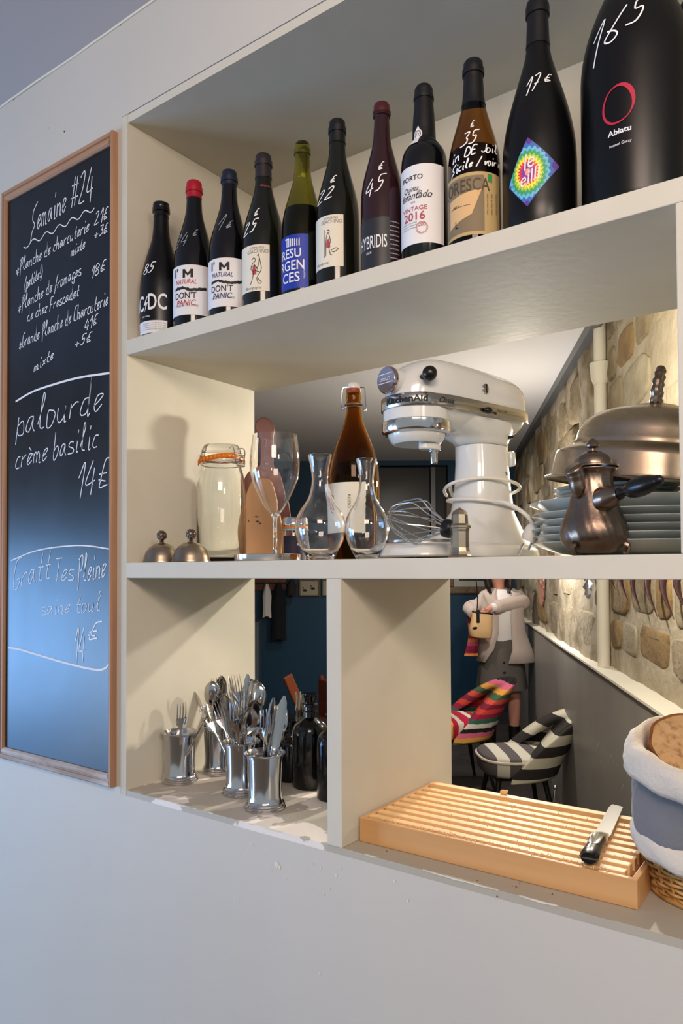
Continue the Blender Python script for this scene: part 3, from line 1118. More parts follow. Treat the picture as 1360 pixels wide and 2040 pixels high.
b10 = Bottle('black magnum bottle with a diamond-shaped rainbow tie-dye label', 1070, 3, 73, MAGN, M['matteblack'], M['cap_black'], .80)
# diamond label: rings of colour, each ring of petals
k = b10.px()


def diamond(s, dx=0, dy=0):
    return [(0 + dx, 70 * s + dy), (61 * s + dx, 6 * s + dy), (-2 * s + dx, -67 * s + dy), (-46 * s + dx, -12 * s + dy)]


def clampd(x, y, f):
    D = diamond(f)
    for a in range(4):
        (x0, y0), (x1, y1) = D[a], D[(a + 1) % 4]
        cr = (x1 - x0) * (-y0) - (y1 - y0) * (-x0)
        c = (x1 - x0) * (y - y0) - (y1 - y0) * (x - x0)
        if cr * c < 0:
            t = cr / (cr - c)
            x, y = x * t, y * t
    return x, y


def blobring(r0, r1, n, ph=0, stretch=1.0):
    pts = []
    N = n * 6
    for i in range(N):
        a = 2 * pi * i / N
        r = r0 + (r1 - r0) * (.5 + .5 * cos(n * a + ph))
        pts.append((r * cos(a) * .92, r * sin(a) * 1.12))
    return pts


base = None
DM = [('#5a3590', None), ('#3c6bb0', (56, 49, 18)), ('#69b4d8', (47, 42, 24)), ('#3a9a6a', (41, 36, 24)), ('#9fc23a', (34, 30, 24)), ('#efe04a', (30, 25, 24)), ('#d93a4a', (24, 18, 24)), ('#8a3a9a', (16, 12, 18)), ('#e2a08a', (7, 5, 8))]
for i, (c, rr) in enumerate(DM):
    g = G()
    if rr is None:
        q = diamond(1)
        g.add([(x * k, y * k, 0) for x, y in q], [(0, 1, 2, 3)])
    else:
        q = blobring(rr[1], rr[0], rr[2], i)
        q = [clampd(x, y, 1 - .012 * i) for x, y in q]
        n = len(q)
        g.add([(0, 0, 0)] + [(x * k, y * k, 0) for x, y in q], [(0, j + 1, (j + 1) % n + 1) for j in range(n)])
    o = b10.art(g, 1049, 350, pm('label_colour_%d' % i, c, .5), base, 'label' if i == 0 else 'colour_ring', .0005 + i * .00016, .005)
    if base is None: base = o
b10.text('le', 1051, 343, 30, M['ink_white'], .004, .5, .8, parent=base, eps=.0022, rot=.3)
b10.text('eilll', 1052, 372, 27, M['ink_white'], .004, .5, .8, parent=base, eps=.0022, rot=.3)
b10.price([('17', 1040, 180, 1068, 172, 34, 2.4), ('\u20ac', 1077, 157, 1095, 154, 18, 2.2)])

b11 = Bottle('huge black bottle with a red brush ring and the price 165, at the right end', 1262, -190, 108, JERO, M['matteblack'], M['cap_black'], .84)
k = b11.px()
g = G()
pts, N = [], 60
ring_o, ring_i = [], []
for i in range(N + 1):
    a = 2 * pi * i / N
    tck = 2.2 + 6.5 * max(0, cos(a - .9)) ** 2 + 2.5 * max(0, cos(a - 3.9))
    ro, ri = 1, 1
    ring_o.append((31 * cos(a) * k, 38 * sin(a) * k, 0))
    ring_i.append(((31 - tck) * cos(a) * k, (38 - tck) * sin(a) * k, 0))
g.add(ring_o + ring_i, [(i, i + 1, N + 2 + i, N + 1 + i) for i in range(N)])
shift(g, 0, 0, -.25)
b11.art(g, 1229, 217, M['ink_red'], None, 'red_ring_mark')
b11.text('Abiatu', 1231, 276, 11, M['ink_white'], .02, 0, 1.1)
b11.text('Imanol Garay', 1232, 298, 5.5, M['ink_white'], .005)
b11.price([('1', 1176, 108, 1192, 104, 74, 3.2), ('6', 1198, 90, 1230, 86, 66, 3.2), ('5', 1238, 66, 1278, 60, 48, 3.2), ('\u20ac', 1252, 8, 1276, 6, 22, 3)])
b12 = Bottle('black bottle showing only its neck at the right edge of the photograph', 1371, 6, 56, MAGN, M['matteblack'], M['cap_black'], .80, dy=.16)

# dark-rimmed dishes behind the two big bottles
for i in range(3):
    d = thing('serving_dish', ['lowest of the dark-rimmed dishes behind the two big bottles', 'middle dark-rimmed dish behind the two big bottles', 'topmost dark-rimmed dish behind the two big bottles'][i], 'dish',
              (-.37, .285, S1T + .0005 + i * .0135), 0, 'dark-rimmed dishes on the upper shelf')
    ob('dish_body', G().lathe([(0, 0), (.05, 0), (.055, .003), (.082, .0085), (.086, .0105), (.082, .0115), (.05, .006), (0, .005)], 36), M['plate'], d)
    ob('dark_rim', G().tube([(.086 * cos(t * pi / 18), .086 * sin(t * pi / 18), .0108) for t in range(36)], .0016, 6, True), M['blackpl'], d)

# ================================================================== MIDDLE SHELF
MZ = MT + .0003


def spot_on(uc, y, z=MT):
    p = at(uc, 1137, y)
    return p.x, y, z, (Vector((p.x, y + 1)).dot(Vector((F2.x, F2.y)))) / FPX      # x, y, z, metres per picture px


def up(v, mpp, z=MT):                  # height above z of a picture row at that distance
    return (1137 - v) * mpp + 1.5 - z


def face_cam(x, y):
    return atan2(-x, 1 + y)


# ---- two little silver domes with beaded knobs
for i, (uc, y, lab, ry) in enumerate([(322, .040, 'left one of two small tarnished silver domes with beaded knobs', 36), (380.5, .05, 'right one of two small tarnished silver domes, in front of the glass jar', 37.5)]):
    x, y, z, m = spot_on(uc, y)
    R = ry * m
    t = thing('silver_dome', lab, 'dome cover', (x, y, MZ), 0, 'small silver domes on the middle shelf')
    zt = up(1080 if i == 0 else 1078, m)
    ob('dome', G().lathe([(R, 0), (R * 1.03, .001), (R * 1.02, .003), (R * .99, .006), (R * .96, .012), (R * .86, zt * .55), (R * .68, zt * .76), (R * .42, zt * .93), (R * .15, zt), (.004, zt + .001)], 40), M['silver'], t)
    kb = ob('knob', G().lathe([(.004, zt), (.005, zt + .002), (.0035, zt + .004), (.005, zt + .005)], 20).ball((0, 0, zt + .0155), .0095, 20, 12), M['silver_dark'], t)
    g = G()
    for a in range(7):
        la = -1.2 + a * .4
        n = max(3, int(14 * cos(la)))
        for j in range(n):
            th = 2 * pi * (j + .5 * (a % 2)) / n
            g.ball((.0098 * cos(la) * cos(th), .0098 * cos(la) * sin(th), zt + .0155 + .0098 * sin(la)), .0019, 6, 4)
    o = ob('beading', g, M['silver_dark'], kb)
    o['kind'] = 'stuff'

# ---- clip-top preserving jar
x, y, z, m = spot_on(441, .20)
t = thing('preserving_jar', 'large empty clip-top glass jar with orange rubber seal', 'jar', (x, y, MZ), face_cam(x, y))
R = 49 * m
H = up(885, m)
Hb = up(922, m)
prof = [(R * .86, .002), (R * .97, .006), (R, .016), (R, Hb * .70), (R * .97, Hb * .79), (R * .88, Hb * .90), (R * .80, Hb * .96), (R * .78, Hb), (R * .86, Hb + .001), (R * .86, Hb + .006)]
inn = [(r - .0035, zz) for r, zz in prof[2:]]
ob('glass_body', G().lathe([(0, .003)] + prof + inn[::-1] + [(R * .8, .011), (0, .010)], 56), M['glassg'], t, ang=60)
Hl = Hb + .0115
ob('rubber_seal', G().lathe([(R * .78, Hb + .0065), (R * .90, Hb + .0065), (R * .90, Hb + .0105), (R * .78, Hb + .0105)], 48), M['rubber'], t)
# hanging tongue of the rubber ring slants down to the left
g = G()
pts = []
for i in range(13):
    a = rad(-88 + i * 11)
    pts.append((R * .925 * sin(a), -R * .925 * cos(a), Hb - .006 + .016 * i / 12))
for i in range(12):
    (x0, y0, z0), (x1, y1, z1) = pts[i], pts[i + 1]
    g.add([(x0, y0, z0), (x1, y1, z1), (x1, y1, z1 + .011), (x0, y0, z0 + .011)], [(0, 1, 2, 3)])
ob('rubber_tongue', g, M['rubber'], t, solid=.002)
ob('glass_lid', G().lathe([(0, Hl), (R * .86, Hl), (R * .88, Hl + .004), (R * .84, Hl + .006), (R * .84, Hl + .010), (R * .80, Hl + .013), (R * .80, Hl + .017), (R * .70, H - .002), (R * .6, H - .001), (0, H - .004)], 48), M['glassg'], t, ang=60)
g = G()
a0 = rad(48)
rt = Vector((cos(a0 - pi / 2), sin(a0 - pi / 2), 0))


def jp(r, dz, da=0):
    a = a0 + da - pi / 2
    return (r * cos(a), r * sin(a), Hl + dz)


g.tube(smooth_pts([jp(R * .6, .018, -.3), jp(R * .9, .021, -.35), jp(R * 1.02, .012, -.33), jp(R * 1.0, -.012, -.25), jp(R * 1.04, -.026, 0), jp(R * 1.0, -.012, .25), jp(R * 1.02, .012, .33), jp(R * .9, .021, .35), jp(R * .6, .018, .3)], 5), .0013, 7)
g.tube(smooth_pts([jp(R * .95, -.014, -.3), jp(R * 1.08, -.016, -.2), jp(R * 1.10, -.004, -.1), jp(R * 1.10, -.004, .1), jp(R * 1.08, -.016, .2), jp(R * .95, -.014, .3)], 5), .0013, 7)
g.tube([(R * .83 * cos(t_ * pi / 18), R * .83 * sin(t_ * pi / 18), Hb - .004) for t_ in range(36)], .0012, 6, True)
g.tube([jp(R * 1.05, -.020, -.22), jp(R * 1.05, -.020, .22)], .0028, 8)
g.tube([jp(R * .98, .004, -.33), jp(R * .98, .004, .33)], .0022, 8)
ob('wire_clip', g, M['chrome'], t)
# raised glass ring marks on the side of the jar are left to the moulded rib
ob('moulded_rib', G().tube([(R * 1.0 * cos(t_ * pi / 24), R * 1.0 * sin(t_ * pi / 24), .014) for t_ in range(48)], .0012, 6, True), M['glassg'], t)

# ---- cutting boards leaning behind the wine glass
x, y, z, m = spot_on(516, .26)
t = thing('cutting_board', 'pale pear-shaped wooden board standing behind the wine glass', 'board', (x, y, MZ), face_cam(x, y) + .05)


def outline_board(pts, th):
    g = G()
    P = smooth_pts([(a, 0, b) for a, b in pts] , 5)
    r0 = [(p.x, -th / 2, p.z) for p in P]
    r1 = [(p.x, th / 2, p.z) for p in P]
    g.loft([r0, r1])
    return g


def pxpts(lst, uc, m, z=MT):
    return [((u - uc) * m, max(.0, up(v, m, z))) for u, v in lst]


ob('blade', outline_board(pxpts([(481, 1122), (476, 1090), (474, 1060), (478, 1030), (486, 1000), (495, 972), (503, 958), (520, 952), (538, 957), (546, 972), (552, 1000), (559, 1030), (563, 1060), (561, 1090), (556, 1122), (520, 1124)], 516, m), .016), M['board'], t, bev=.003)
g = G()
for a, b, dx, dz in [(493, 1036, 4, 9), (505, 1029, 12, 1), (508, 1038, 10, 4), (515, 1042, 6, 3), (484, 1030, 2, 2)]:
    X, Zz = (a - 516) * m, up(b, m)
    g.add([(X, -.0087, Zz), (X + dx * m * .5, -.0087, Zz + .0012), (X + dx * m, -.0087, Zz - dz * m * .4), (X + dx * m * .5, -.0087, Zz - .0014 - dz * m * .3)], [(0, 1, 2, 3)])
ob('knife_scars', g, M['ink'], t, smooth=False)
x, y, z, m = spot_on(533, .335)
t = thing('cutting_board', 'dark mahogany paddle board with long round-ended handle, standing at the back', 'board', (x, y, MZ), face_cam(x, y) - .05)
uc = 533
ob('blade', outline_board(pxpts([(492, 1122), (486, 1060), (486, 1000), (487, 960), (493, 944), (507, 930), (515, 926), (516, 900), (514, 868), (509, 850), (514, 836), (528, 831), (541, 838), (548, 853), (545, 870), (545, 900), (545, 926), (556, 938), (566, 965), (575, 1000), (580, 1040), (582, 1080), (578, 1122), (533, 1124)], uc, m), .018), M['mahog'], t, bev=.003)

# ---- silver tray and wine glass
x, y, z, m = spot_on(533, .115)
t = thing('silver_tray', 'round polished tray with a raised rim under the wine glass', 'tray', (x, y, MZ))
Rt = 66 * m
ob('dish_body', G().lathe([(0, 0), (Rt * .94, 0), (Rt, .002), (Rt * 1.01, .0135), (Rt * .99, .0145), (Rt * .975, .0135), (Rt * .96, .0035), (0, .003)], 64), M['chrome'], t)
xg, yg, z, m = spot_on(548, .105)
t = thing('wine_glass', 'tall clear stemmed wine glass standing on the round tray', 'glass', (xg, yg, MZ + .0036))
Hg = up(866, m) - .0036
hb = up(1023, m) - .0036
Rg = 50.5 * m
prof = [(0, 0), (Rg * .72, 0), (Rg * .74, .001), (Rg * .55, .003), (Rg * .2, .006), (.006, .012), (.0042, .02), (.0038, hb * .5), (.0042, hb * .85), (.008, hb * .97), (.016, hb + .006), (Rg * .52, hb + .022)]
up_ = [(.60, .20), (.75, .30), (.90, .42), (.985, .54), (1.0, .64), (.985, .74), (.95, .84), (.91, .93), (.885, 1.0)]
prof += [(Rg * a, hb + (Hg - hb) * b) for a, b in up_]
outer = prof[9:]
inner = [(max(r - .0011, .001), zz + (.0015 if i < 3 else 0)) for i, (r, zz) in enumerate(outer)]
ob('glass_body', G().lathe(prof + inner[::-1] + [(0, hb + .003)], 64), M['glass'], t, ang=70)

# ---- small clip jar with a dark label
x, y, z, m = spot_on(585, .27)
t = thing('small_jar', 'small ridged glass jar with orange seal and dark purple label', 'jar', (x, y, MZ), face_cam(x, y))
R = 24 * m
H = up(1031, m)
pr = [(R * .9, 0), (R, .004), (R, H * .62), (R * .93, H * .68), (R * .95, H * .70)]
ob('glass_body', G().lathe([(0, 0)] + pr + [(r - .003, zz) for r, zz in pr[::-1][:-1]] + [(0, .005)], 40), M['glassg'], t, ang=60)
ob('rubber_seal', G().lathe([(R * .8, H * .76), (R * 1.0, H * .76), (R * 1.0, H * .80), (R * .8, H * .80)], 40), M['rubber'], t)
ob('lid', G().lathe([(0, H * .70), (R * 1.02, H * .70), (R * 1.03, H * .74), (R * .97, H * .75), (R * .97, H * .80), (R * 1.02, H * .82), (R * 1.02, H * .87), (R * .95, H * .90), (R * .95, H * .95), (R * .85, H), (0, H)], 40), M['chrome'], t)
g = G()
rings = [[((R + .0006) * sin(rad(-55 + 150 * i / 16)), -(R + .0006) * cos(rad(-55 + 150 * i / 16)), zz) for i in range(17)] for zz in (.004, H * .58)]
lb = ob('label', g.loft(rings, False, False), pm('purple_black_label', '#221d36', .6), t)
ob('lettering', wrapped(text_geo('K', .010, .01, .3), lambda z_: R, .35, H * .36, .0012), M['ink_white'], lb, smooth=False)

# ---- brown swing-top bottle
x, y, z, m = spot_on(706, .215)
R = 51 * m
H = up(779, m)
t = thing('swing_top_bottle', 'tall brown swing-top bottle with white stopper and cream label', 'bottle', (x, y, MZ), face_cam(x, y))
fr = [(0, .93), (.012, 1), (.46, 1), (.52, .985), (.58, .93), (.64, .82), (.70, .68), (.76, .52), (.80, .42), (.84, .35), (.88, .305), (.92, .285), (.921, .31), (.93, .315), (.94, .285), (.955, .30), (.985, .30), (1, .26)]
sp = [(f * H, r * R) for f, r in fr]


def rfun_of(sp_):
    def rf(z_):
        for i in range(len(sp_) - 1):
            if z_ <= sp_[i + 1][0]:
                (z0, r0), (z1, r1) = sp_[i], sp_[i + 1]
                return r0 + (r1 - r0) * (z_ - z0) / max(z1 - z0, 1e-6)
        return sp_[-1][1]
    return rf


rf = rfun_of(sp)
ob('glass', G().lathe([(0, 0)] + [(r, z_) for z_, r in sp] + [(r - .003, z_) for z_, r in sp[::-1][:-1]] + [(0, .006)], 56), M['brown_glass'], t, ang=60)
z1, z0 = up(966, m), up(1064, m)
n = 24
rings = [[((rf(zz) + .0005) * sin(rad(-88 + 112 * i / n)), -(rf(zz) + .0005) * cos(rad(-88 + 112 * i / n)), zz) for i in range(n + 1)] for zz in (z0, (z0 + z1) / 2, z1)]
lb = ob('label', G().loft(rings, False, False), M['cream'], t)
ob('lettering', wrapped(shift(text_geo('ROSSO', .0085, 0), 0, 0, -pi / 2), rf, rad(-14), (z0 + z1) / 2 + .012, .001), M['ink'], lb, smooth=False)
g = G()
for st in [[(-6, 12), (-2, 15), (1, 11), (-3, 8), (-6, 12)], [(-3, 8), (-6, -4), (0, -10), (6, -14)], [(0, 6), (4, -2), (8, -12)], [(-10, 4), (-12, 10)], [(-6, -6), (-2, -18), (6, -20)]]:
    g.ribbon(smooth_pts([(a * m, b * m, 0) for a, b in st], 4), 1.6 * m)
ob('drawing', wrapped(g, rf, rad(-52), (z0 + z1) / 2 + .010, .001), M['ink_red'], lb, smooth=False)
ob('stopper', G().lathe([(0, H - .004), (R * .22, H - .004), (R * .25, H + .001), (R * .25, H + .008), (R * .24, H + .013), (R * .18, H + .017), (0, H + .018)], 28), pm('white_porcelain', '#d9d3cf', .25), t)
ob('stopper_seal', G().lathe([(R * .2, H - .001), (R * .285, H - .001), (R * .285, H + .005), (R * .2, H + .005)], 28), pm('rust_rubber', '#8a3a22', .5), t)
g = G()
e = R * .42
for sgn in (-1, 1):
    g.tube(smooth_pts([(sgn * R * .25, 0, H + .009), (sgn * e, 0, H + .007), (sgn * (e + .002), 0, H - .010), (sgn * (e + .003), -.003, H - .034), (sgn * R * .42, -.006, H - .040), (sgn * R * .35, -.004, H - .026)], 5), .0011, 7)
g.tube([(R * .32 * cos(a_ * pi / 12) * 1.02, R * .32 * sin(a_ * pi / 12) * 1.02, H - .027) for a_ in range(24)], .0012, 6, True)
g.tube(smooth_pts([(-R * .44, -.006, H - .036), (-R * .2, -R * .36, H - .034), (R * .2, -R * .36, H - .034), (R * .44, -.006, H - .036)], 6), .0013, 7)
ob('wire_bail', g, M['chrome'], t)

# ---- two small glass carafes
for uc, y, vt, rw, lab, water in [(638.5, .075, 906, 51.5, 'left glass carafe, bulbous with flared neck, beside the wine glass', 0), (731, .042, 914.5, 44.5, 'right glass carafe, bulbous with flared neck, beside the white mixer', 0)]:
    x, y, z, m = spot_on(uc, y)
    H = up(vt, m)
    R = rw * m
    t = thing('glass_carafe', lab, 'carafe', (x, y, MZ), 0, 'glass carafes on the middle shelf')
    fr = [(0, .47), (.015, .51), (.06, .64), (.12, .78), (.20, .92), (.28, .99), (.33, 1.0), (.41, .93), (.48, .78), (.54, .60), (.60, .46), (.68, .37), (.76, .325), (.84, .35), (.92, .41), (.97, .46), (1, .48)]
    P = [(f * H, r * R) for f, r in fr]
    inn = [(r - .0022, z_ + (.006 if f_ < .05 else 0)) for f_, (z_, r) in zip([a for a, b in fr], P)]
    ob('glass_body', G().lathe([(0, 0)] + [(r, z_) for z_, r in P] + [(r, z_) for r, z_ in inn[::-1]] + [(0, .012)], 56), M['glass'], t, ang=70)

# ---- stand mixer
mx, my = -.632, .195
MANG = rad(-104.9)
t = thing('stand_mixer', 'white enamel stand mixer with a silver band and its cord wound round', 'mixer', (mx, my, MZ), MANG)


def sring(x, hw, hh, zc, n=32, p=2.6, zflat=None):
    r = []
    for j in range(n):
        a = 2 * pi * j / n
        cy, sz = cos(a), sin(a)
        yy = hw * abs(cy) ** (2 / p) * (1 if cy >= 0 else -1)
        zz = hh * abs(sz) ** (2 / p) * (1 if sz >= 0 else -1)
        r.append((x, yy, zc + zz))
    return r


HD = -.015
HEAD = [(a_, b_, c_, d_ + HD) for a_, b_, c_, d_ in [(-.176, .022, .022, .302), (-.173, .038, .036, .302), (-.165, .050, .047, .302), (-.150, .057, .054, .303), (-.12, .0605, .058, .304), (-.06, .062, .060, .305), (0, .063, .061, .306),
        (.05, .063, .0605, .3065), (.075, .060, .058, .306), (.098, .053, .053, .302), (.114, .044, .045, .298), (.125, .033, .036, .294), (.132, .022, .026, .292), (.134, .010, .012, .291)]]
g = G()
g.loft([sring(x_, hw, hh, zc) for x_, hw, hh, zc in HEAD])
ob('motor_head', g, M['white_en'], t, sub=1, ang=80)


def headw(x_):
    for i in range(len(HEAD) - 1):
        if x_ <= HEAD[i + 1][0]:
            a, b = HEAD[i], HEAD[i + 1]
            return a[1] + (b[1] - a[1]) * (x_ - a[0]) / (b[0] - a[0])
    return HEAD[-1][1]


# silver band that runs round the front
path = []
for i in range(25):
    x_ = -.165 + (.090 - (-.165)) * i / 24
    path.append((x_, headw(x_) + .0012))
for i in range(1, 12):
    a = pi / 2 * (1 - i / 12)
    path.append((.090 + .049 * cos(a), .0575 * sin(a)))
path = path + [(.1395, 0)] + [(a, -b) for a, b in path[::-1]]
BZ0, BZ1 = .272 + HD, .294 + HD


def bandz(x_):                         # the band sinks slightly toward the back
    return -.004 * (x_ + .165) * 0


g = G()
outr, inr = [], []
for z_ in (BZ0, BZ0 + .001, BZ1 - .001, BZ1):
    d = .0002 if z_ in (BZ0, BZ1) else .0016
    outr.append([(a * (1 + d * 4), b * (1 + d * 16), z_) for a, b in path])
g.loft(outr, cap=False, closed=False)
band = ob('silver_band', g, M['steel'], t, ang=60)
# white skirt under the band at the front
g = G()
sk = []
for z_, s_ in ((.2725 + HD, 1.0), (.262 + HD, .995), (.252 + HD, .99), (.2515 + HD, .90)):
    sk.append([(.080 + .0585 * s_ * cos(a_ * pi / 24), .0585 * s_ * sin(a_ * pi / 24), z_) for a_ in range(48)])
g.loft(sk)
ob('head_skirt', g, M['white_en'], t)
g = G().lathe([(.0585, .0), (.0605, -.002), (.0605, -.016), (.0585, -.020), (.052, -.022), (.052, -.010)], 56)
ob('chrome_ring', g, M['chrome'], t, loc=(.080, 0, .253 + HD))
g = G().lathe([(.0515, -.0), (.0500, -.012), (.045, -.022), (.040, -.026), (0, -.026)], 48)
ob('planetary_hub', g, M['white_en'], t, loc=(.080, 0, .241 + HD))
g = G()
g.loft([[(.070 + .024 * cos(a_ * pi / 12) , .022 + .013 * sin(a_ * pi / 12), z_) for a_ in range(24)] for z_ in (.216 + HD, .2035 + HD)])
ob('shaft_housing', g, M['white_en'], t, bev=.002)
g = G().lathe([(.0062, .200), (.0062, .168), (.0052, .165), (0, .165)], 20)
sf = ob('beater_shaft', g, M['chrome'], t, loc=(.068, -.012, 0))
sf.location = (.062, .024, 0)
ob('shaft_pin', G().tube([(-.009, 0, .186), (.009, 0, .186)], .0018, 8), M['chrome'], sf)
# attachment hub on the nose
Rx = Matrix.Rotation(pi / 2, 4, 'Y')
hubz = .318 + HD
ob('attachment_hub', G().lathe([(.024, .08), (.022, .105), (.0215, .130), (.0215, .145)], 36, Matrix.Translation((0, 0, hubz)) @ Rx), M['white_en'], t)
cap = ob('hub_cap', G().lathe([(0, .143), (.0225, .143), (.0232, .146), (.0232, .150), (.0215, .1525), (0, .1535)], 40, Matrix.Translation((0, 0, hubz)) @ Rx), pm('red_tinted_chrome', '#c4b2b6', .12, 1), t)  # chrome with a slightly reddish base colour
tg = text_geo('CLASSIC', .0075, .01)
q = G()
q.f = tg.f
q.v = [Vector((.1542, -p.x * .9, hubz - .002 + p.y)) for p in tg.v]
ob('cap_lettering', q, M['white_pl'], cap, smooth=False)
g = G()
for dz in (-.006, .009): g.box(.1530, .1542, -.018, .018, hubz + dz, hubz + dz + .0008)
ob('cap_lines', g, M['white_pl'], cap, smooth=False)
kn = ob('hub_knob', G().ball((.112, .064, .322 + HD), .0125, 20, 12).tube([(.106, .035, .320 + HD), (.112, .060, .322 + HD)], .005, 12), M['blackpl'], t)
# vent screw, speed lever, lock pin
sc_ = ob('side_screw', G().lathe([(0, 0), (.0085, 0), (.0085, .002), (.007, .003), (0, .003)], 28, Matrix.Translation((-.030, .0625, .318 + HD)) @ Matrix.Rotation(-pi / 2, 4, 'X')), M['steel'], t)
ob('screw_slot', G().box(-.0315, -.0285, .0656, .0662, .310 + HD, .326 + HD), M['black'], sc_, smooth=False)
ob('speed_slot', G().box(-.058, -.006, .0635, .0655, .2755 + HD, .2775 + HD), M['black'], t, smooth=False)
ob('speed_lever', G().ball((-.028, .071, .2775 + HD), .0075, 16, 10, (1.3, .9, .8)).tube([(-.028, .060, .2775 + HD), (-.028, .070, .2775 + HD)], .003, 8), M['blackpl'], t)
ob('slot_pin', G().ball((-.0535, .066, .2765 + HD), .0022, 10, 8), M['blackpl'], t)


# lettering along the band
def band_text(s_, size, x0, z_, mat, bold=0, shear=0, wide=1, name='lettering'):
    L = [0]
    pp = path[::-1] if False else path
    # walk the path backwards in x: front tip -> left side -> rear
    pts_ = path[:len(path) // 2 + 9][::-1]         # from just past the nose along the +Y side to the rear
    acc = [0]
    for i in range(1, len(pts_)): acc.append(acc[-1] + sqrt((pts_[i][0] - pts_[i - 1][0]) ** 2 + (pts_[i][1] - pts_[i - 1][1]) ** 2))
    tg_ = cut_columns(text_geo(s_, size, bold, shear, wide, 'LEFT'), .004)
    o_ = G()
    o_.f = tg_.f
    for p in tg_.v:
        d = x0 + p.x
        d = max(0, min(acc[-1] - 1e-6, d))
        for i in range(len(acc) - 1):
            if acc[i + 1] >= d: break
        f = (d - acc[i]) / max(acc[i + 1] - acc[i], 1e-9)
        a, b = Vector(pts_[i] + (0,)), Vector(pts_[i + 1] + (0,))
        q_ = a.lerp(b, f)
        nrm = Vector(((b - a).y, -(b - a).x, 0)).normalized()
        if nrm.dot(q_ - Vector((0, 0, 0))) < 0: nrm = -nrm
        q_ = Vector((q_.x * 1.0064, q_.y * 1.0256, 0)) + nrm * .0010
        o_.v.append(Vector((q_.x, q_.y, z_ + p.y)))
    return ob(name, o_, mat, band, smooth=False)


OFF = 0
for i_ in range(len(path) // 2, len(path) // 2 + 8): OFF += sqrt((path[i_][0] - path[i_ + 1][0]) ** 2 + (path[i_][1] - path[i_ + 1][1]) ** 2)
band_text('KitchenAid', .0155, OFF - .012, .278 + HD, M['ink'], .035, 0, 1.12)
band_text('Classic', .0135, OFF + .088, .279 + HD, M['ink'], 0, .5, .85)
band_text('Made in USA', .0052, OFF + .235, .281 + HD, M['ink'], 0, 0, 1)
# column
g = G()
COLM = [(.016, -.070, .122, .088), (.035, -.080, .098, .078), (.06, -.087, .078, .064), (.09, -.093, .060, .050), (.13, -.094, .054, .045), (.18, -.093, .050, .042), (.212, -.092, .050, .041)]
rings = []
for z_, xc_, hx, hy in COLM:
    rings.append([(xc_ + hx * abs(cos(a_ * pi / 16)) ** .75 * (1 if cos(a_ * pi / 16) >= 0 else -1), hy * abs(sin(a_ * pi / 16)) ** .75 * (1 if sin(a_ * pi / 16) >= 0 else -1), z_) for a_ in range(32)])
g.loft(rings)
ob('column', g, M['white_en'], t, ang=80)
g = G()
rings = []
for z_, xc_, hx, hy in [(.2135, -.092, .0505, .0415), (.219, -.090, .053, .043), (.227, -.080, .066, .048), (.238, -.068, .084, .054), (.254, -.055, .100, .058)]:
    rings.append([(xc_ + hx * abs(cos(a_ * pi / 16)) ** .75 * (1 if cos(a_ * pi / 16) >= 0 else -1), hy * abs(sin(a_ * pi / 16)) ** .75 * (1 if sin(a_ * pi / 16) >= 0 else -1), z_) for a_ in range(32)])
g.loft(rings)
ob('head_neck', g, M['white_en'], t, ang=80)
ob('hinge_pin', G().tube([(-.118, .030, .228), (-.118, .053, .228)], .003, 10), M['blackpl'], t)
ob('lock_lever', G().box(-.152, -.138, .020, .034, .178, .206), M['white_en'], t, bev=.003)
ob('column_screw', G().lathe([(0, 0), (.0048, 0), (.004, .0018), (0, .002)], 20, Matrix.Translation((-.112, .0405, .160)) @ Matrix.Rotation(-pi / 2, 4, 'X')), M['chrome'], t)
# base with the bowl plate
g = G()


def plan(x0_, x1_, hw, n=40, sq=3.2):
    cx_, hx = (x0_ + x1_) / 2, (x1_ - x0_) / 2
    return [(cx_ + hx * abs(cos(2 * pi * j / n)) ** (2 / sq) * (1 if cos(2 * pi * j / n) >= 0 else -1), hw * abs(sin(2 * pi * j / n)) ** (2 / sq) * (1 if sin(2 * pi * j / n) >= 0 else -1)) for j in range(n)]


g.loft([[(a, b, z_) for a, b in plan(-.195 + i_, .150 - i_, .098 - i_ * .8)] for z_, i_ in ((.003, .003), (.006, 0), (.016, .002), (.024, .010), (.028, .022))])
ob('base', g, M['white_en'], t, ang=50)
ob('rubber_foot_plate', G().lathe([(0, .0), (.055, 0), (.055, .004), (0, .004)], 32), M['blackpl'], t, loc=(.03, 0, -.0002))
ob('bowl_plate', G().lathe([(0, .0275), (.066, .0275), (.068, .029), (.068, .0325), (.066, .0335), (.060, .0335), (.058, .031), (0, .031)], 48), M['steel'], t, loc=(.060, 0, 0))
# cord wound round the column, with its plug
pts = []
for i in range(64):
    a = rad(-60) + i * 2 * pi / 30
    f = i / 63
    rx, ry = .068 + .006 * sin(i * .5), .062 + .008 * sin(i * .37 + 1)
    pts.append((-.093 + rx * cos(a), ry * sin(a), .118 + .022 * sin(a * .5 + .8) + .010 * sin(i * .21)))
cord = ob('power_cord', G().tube(smooth_pts(pts, 3), .0032, 8), M['white_pl'], t)
pw = at(1062, 1062, .20)
pl = t.matrix_world
Tm = Matrix.Translation((mx, my, MZ)) @ Matrix.Rotation(MANG, 4, 'Z')
Ti = Tm.inverted()
seq = [at(985, 1000, .16), at(1010, 1003, .15), at(1043, 1022, .15), at(1066, 1048, .16), at(1066, 1064, .165)]
ob('power_cord', G().tube(smooth_pts([Ti @ p for p in seq], 6), .0036, 8), M['white_pl'], t)
a, b = at(1067, 1042, .163), at(1052, 1077, .163)
g = G().tube([Ti @ a, Ti @ a.lerp(b, .3), Ti @ a.lerp(b, .75), Ti @ b], [.007, .013, .015, .012], 12, flat=.75)
plug = ob('plug', g, M['white_pl'], t)
d = (b - a).normalized()
side = Vector((R2.x, R2.y, .45)).normalized()
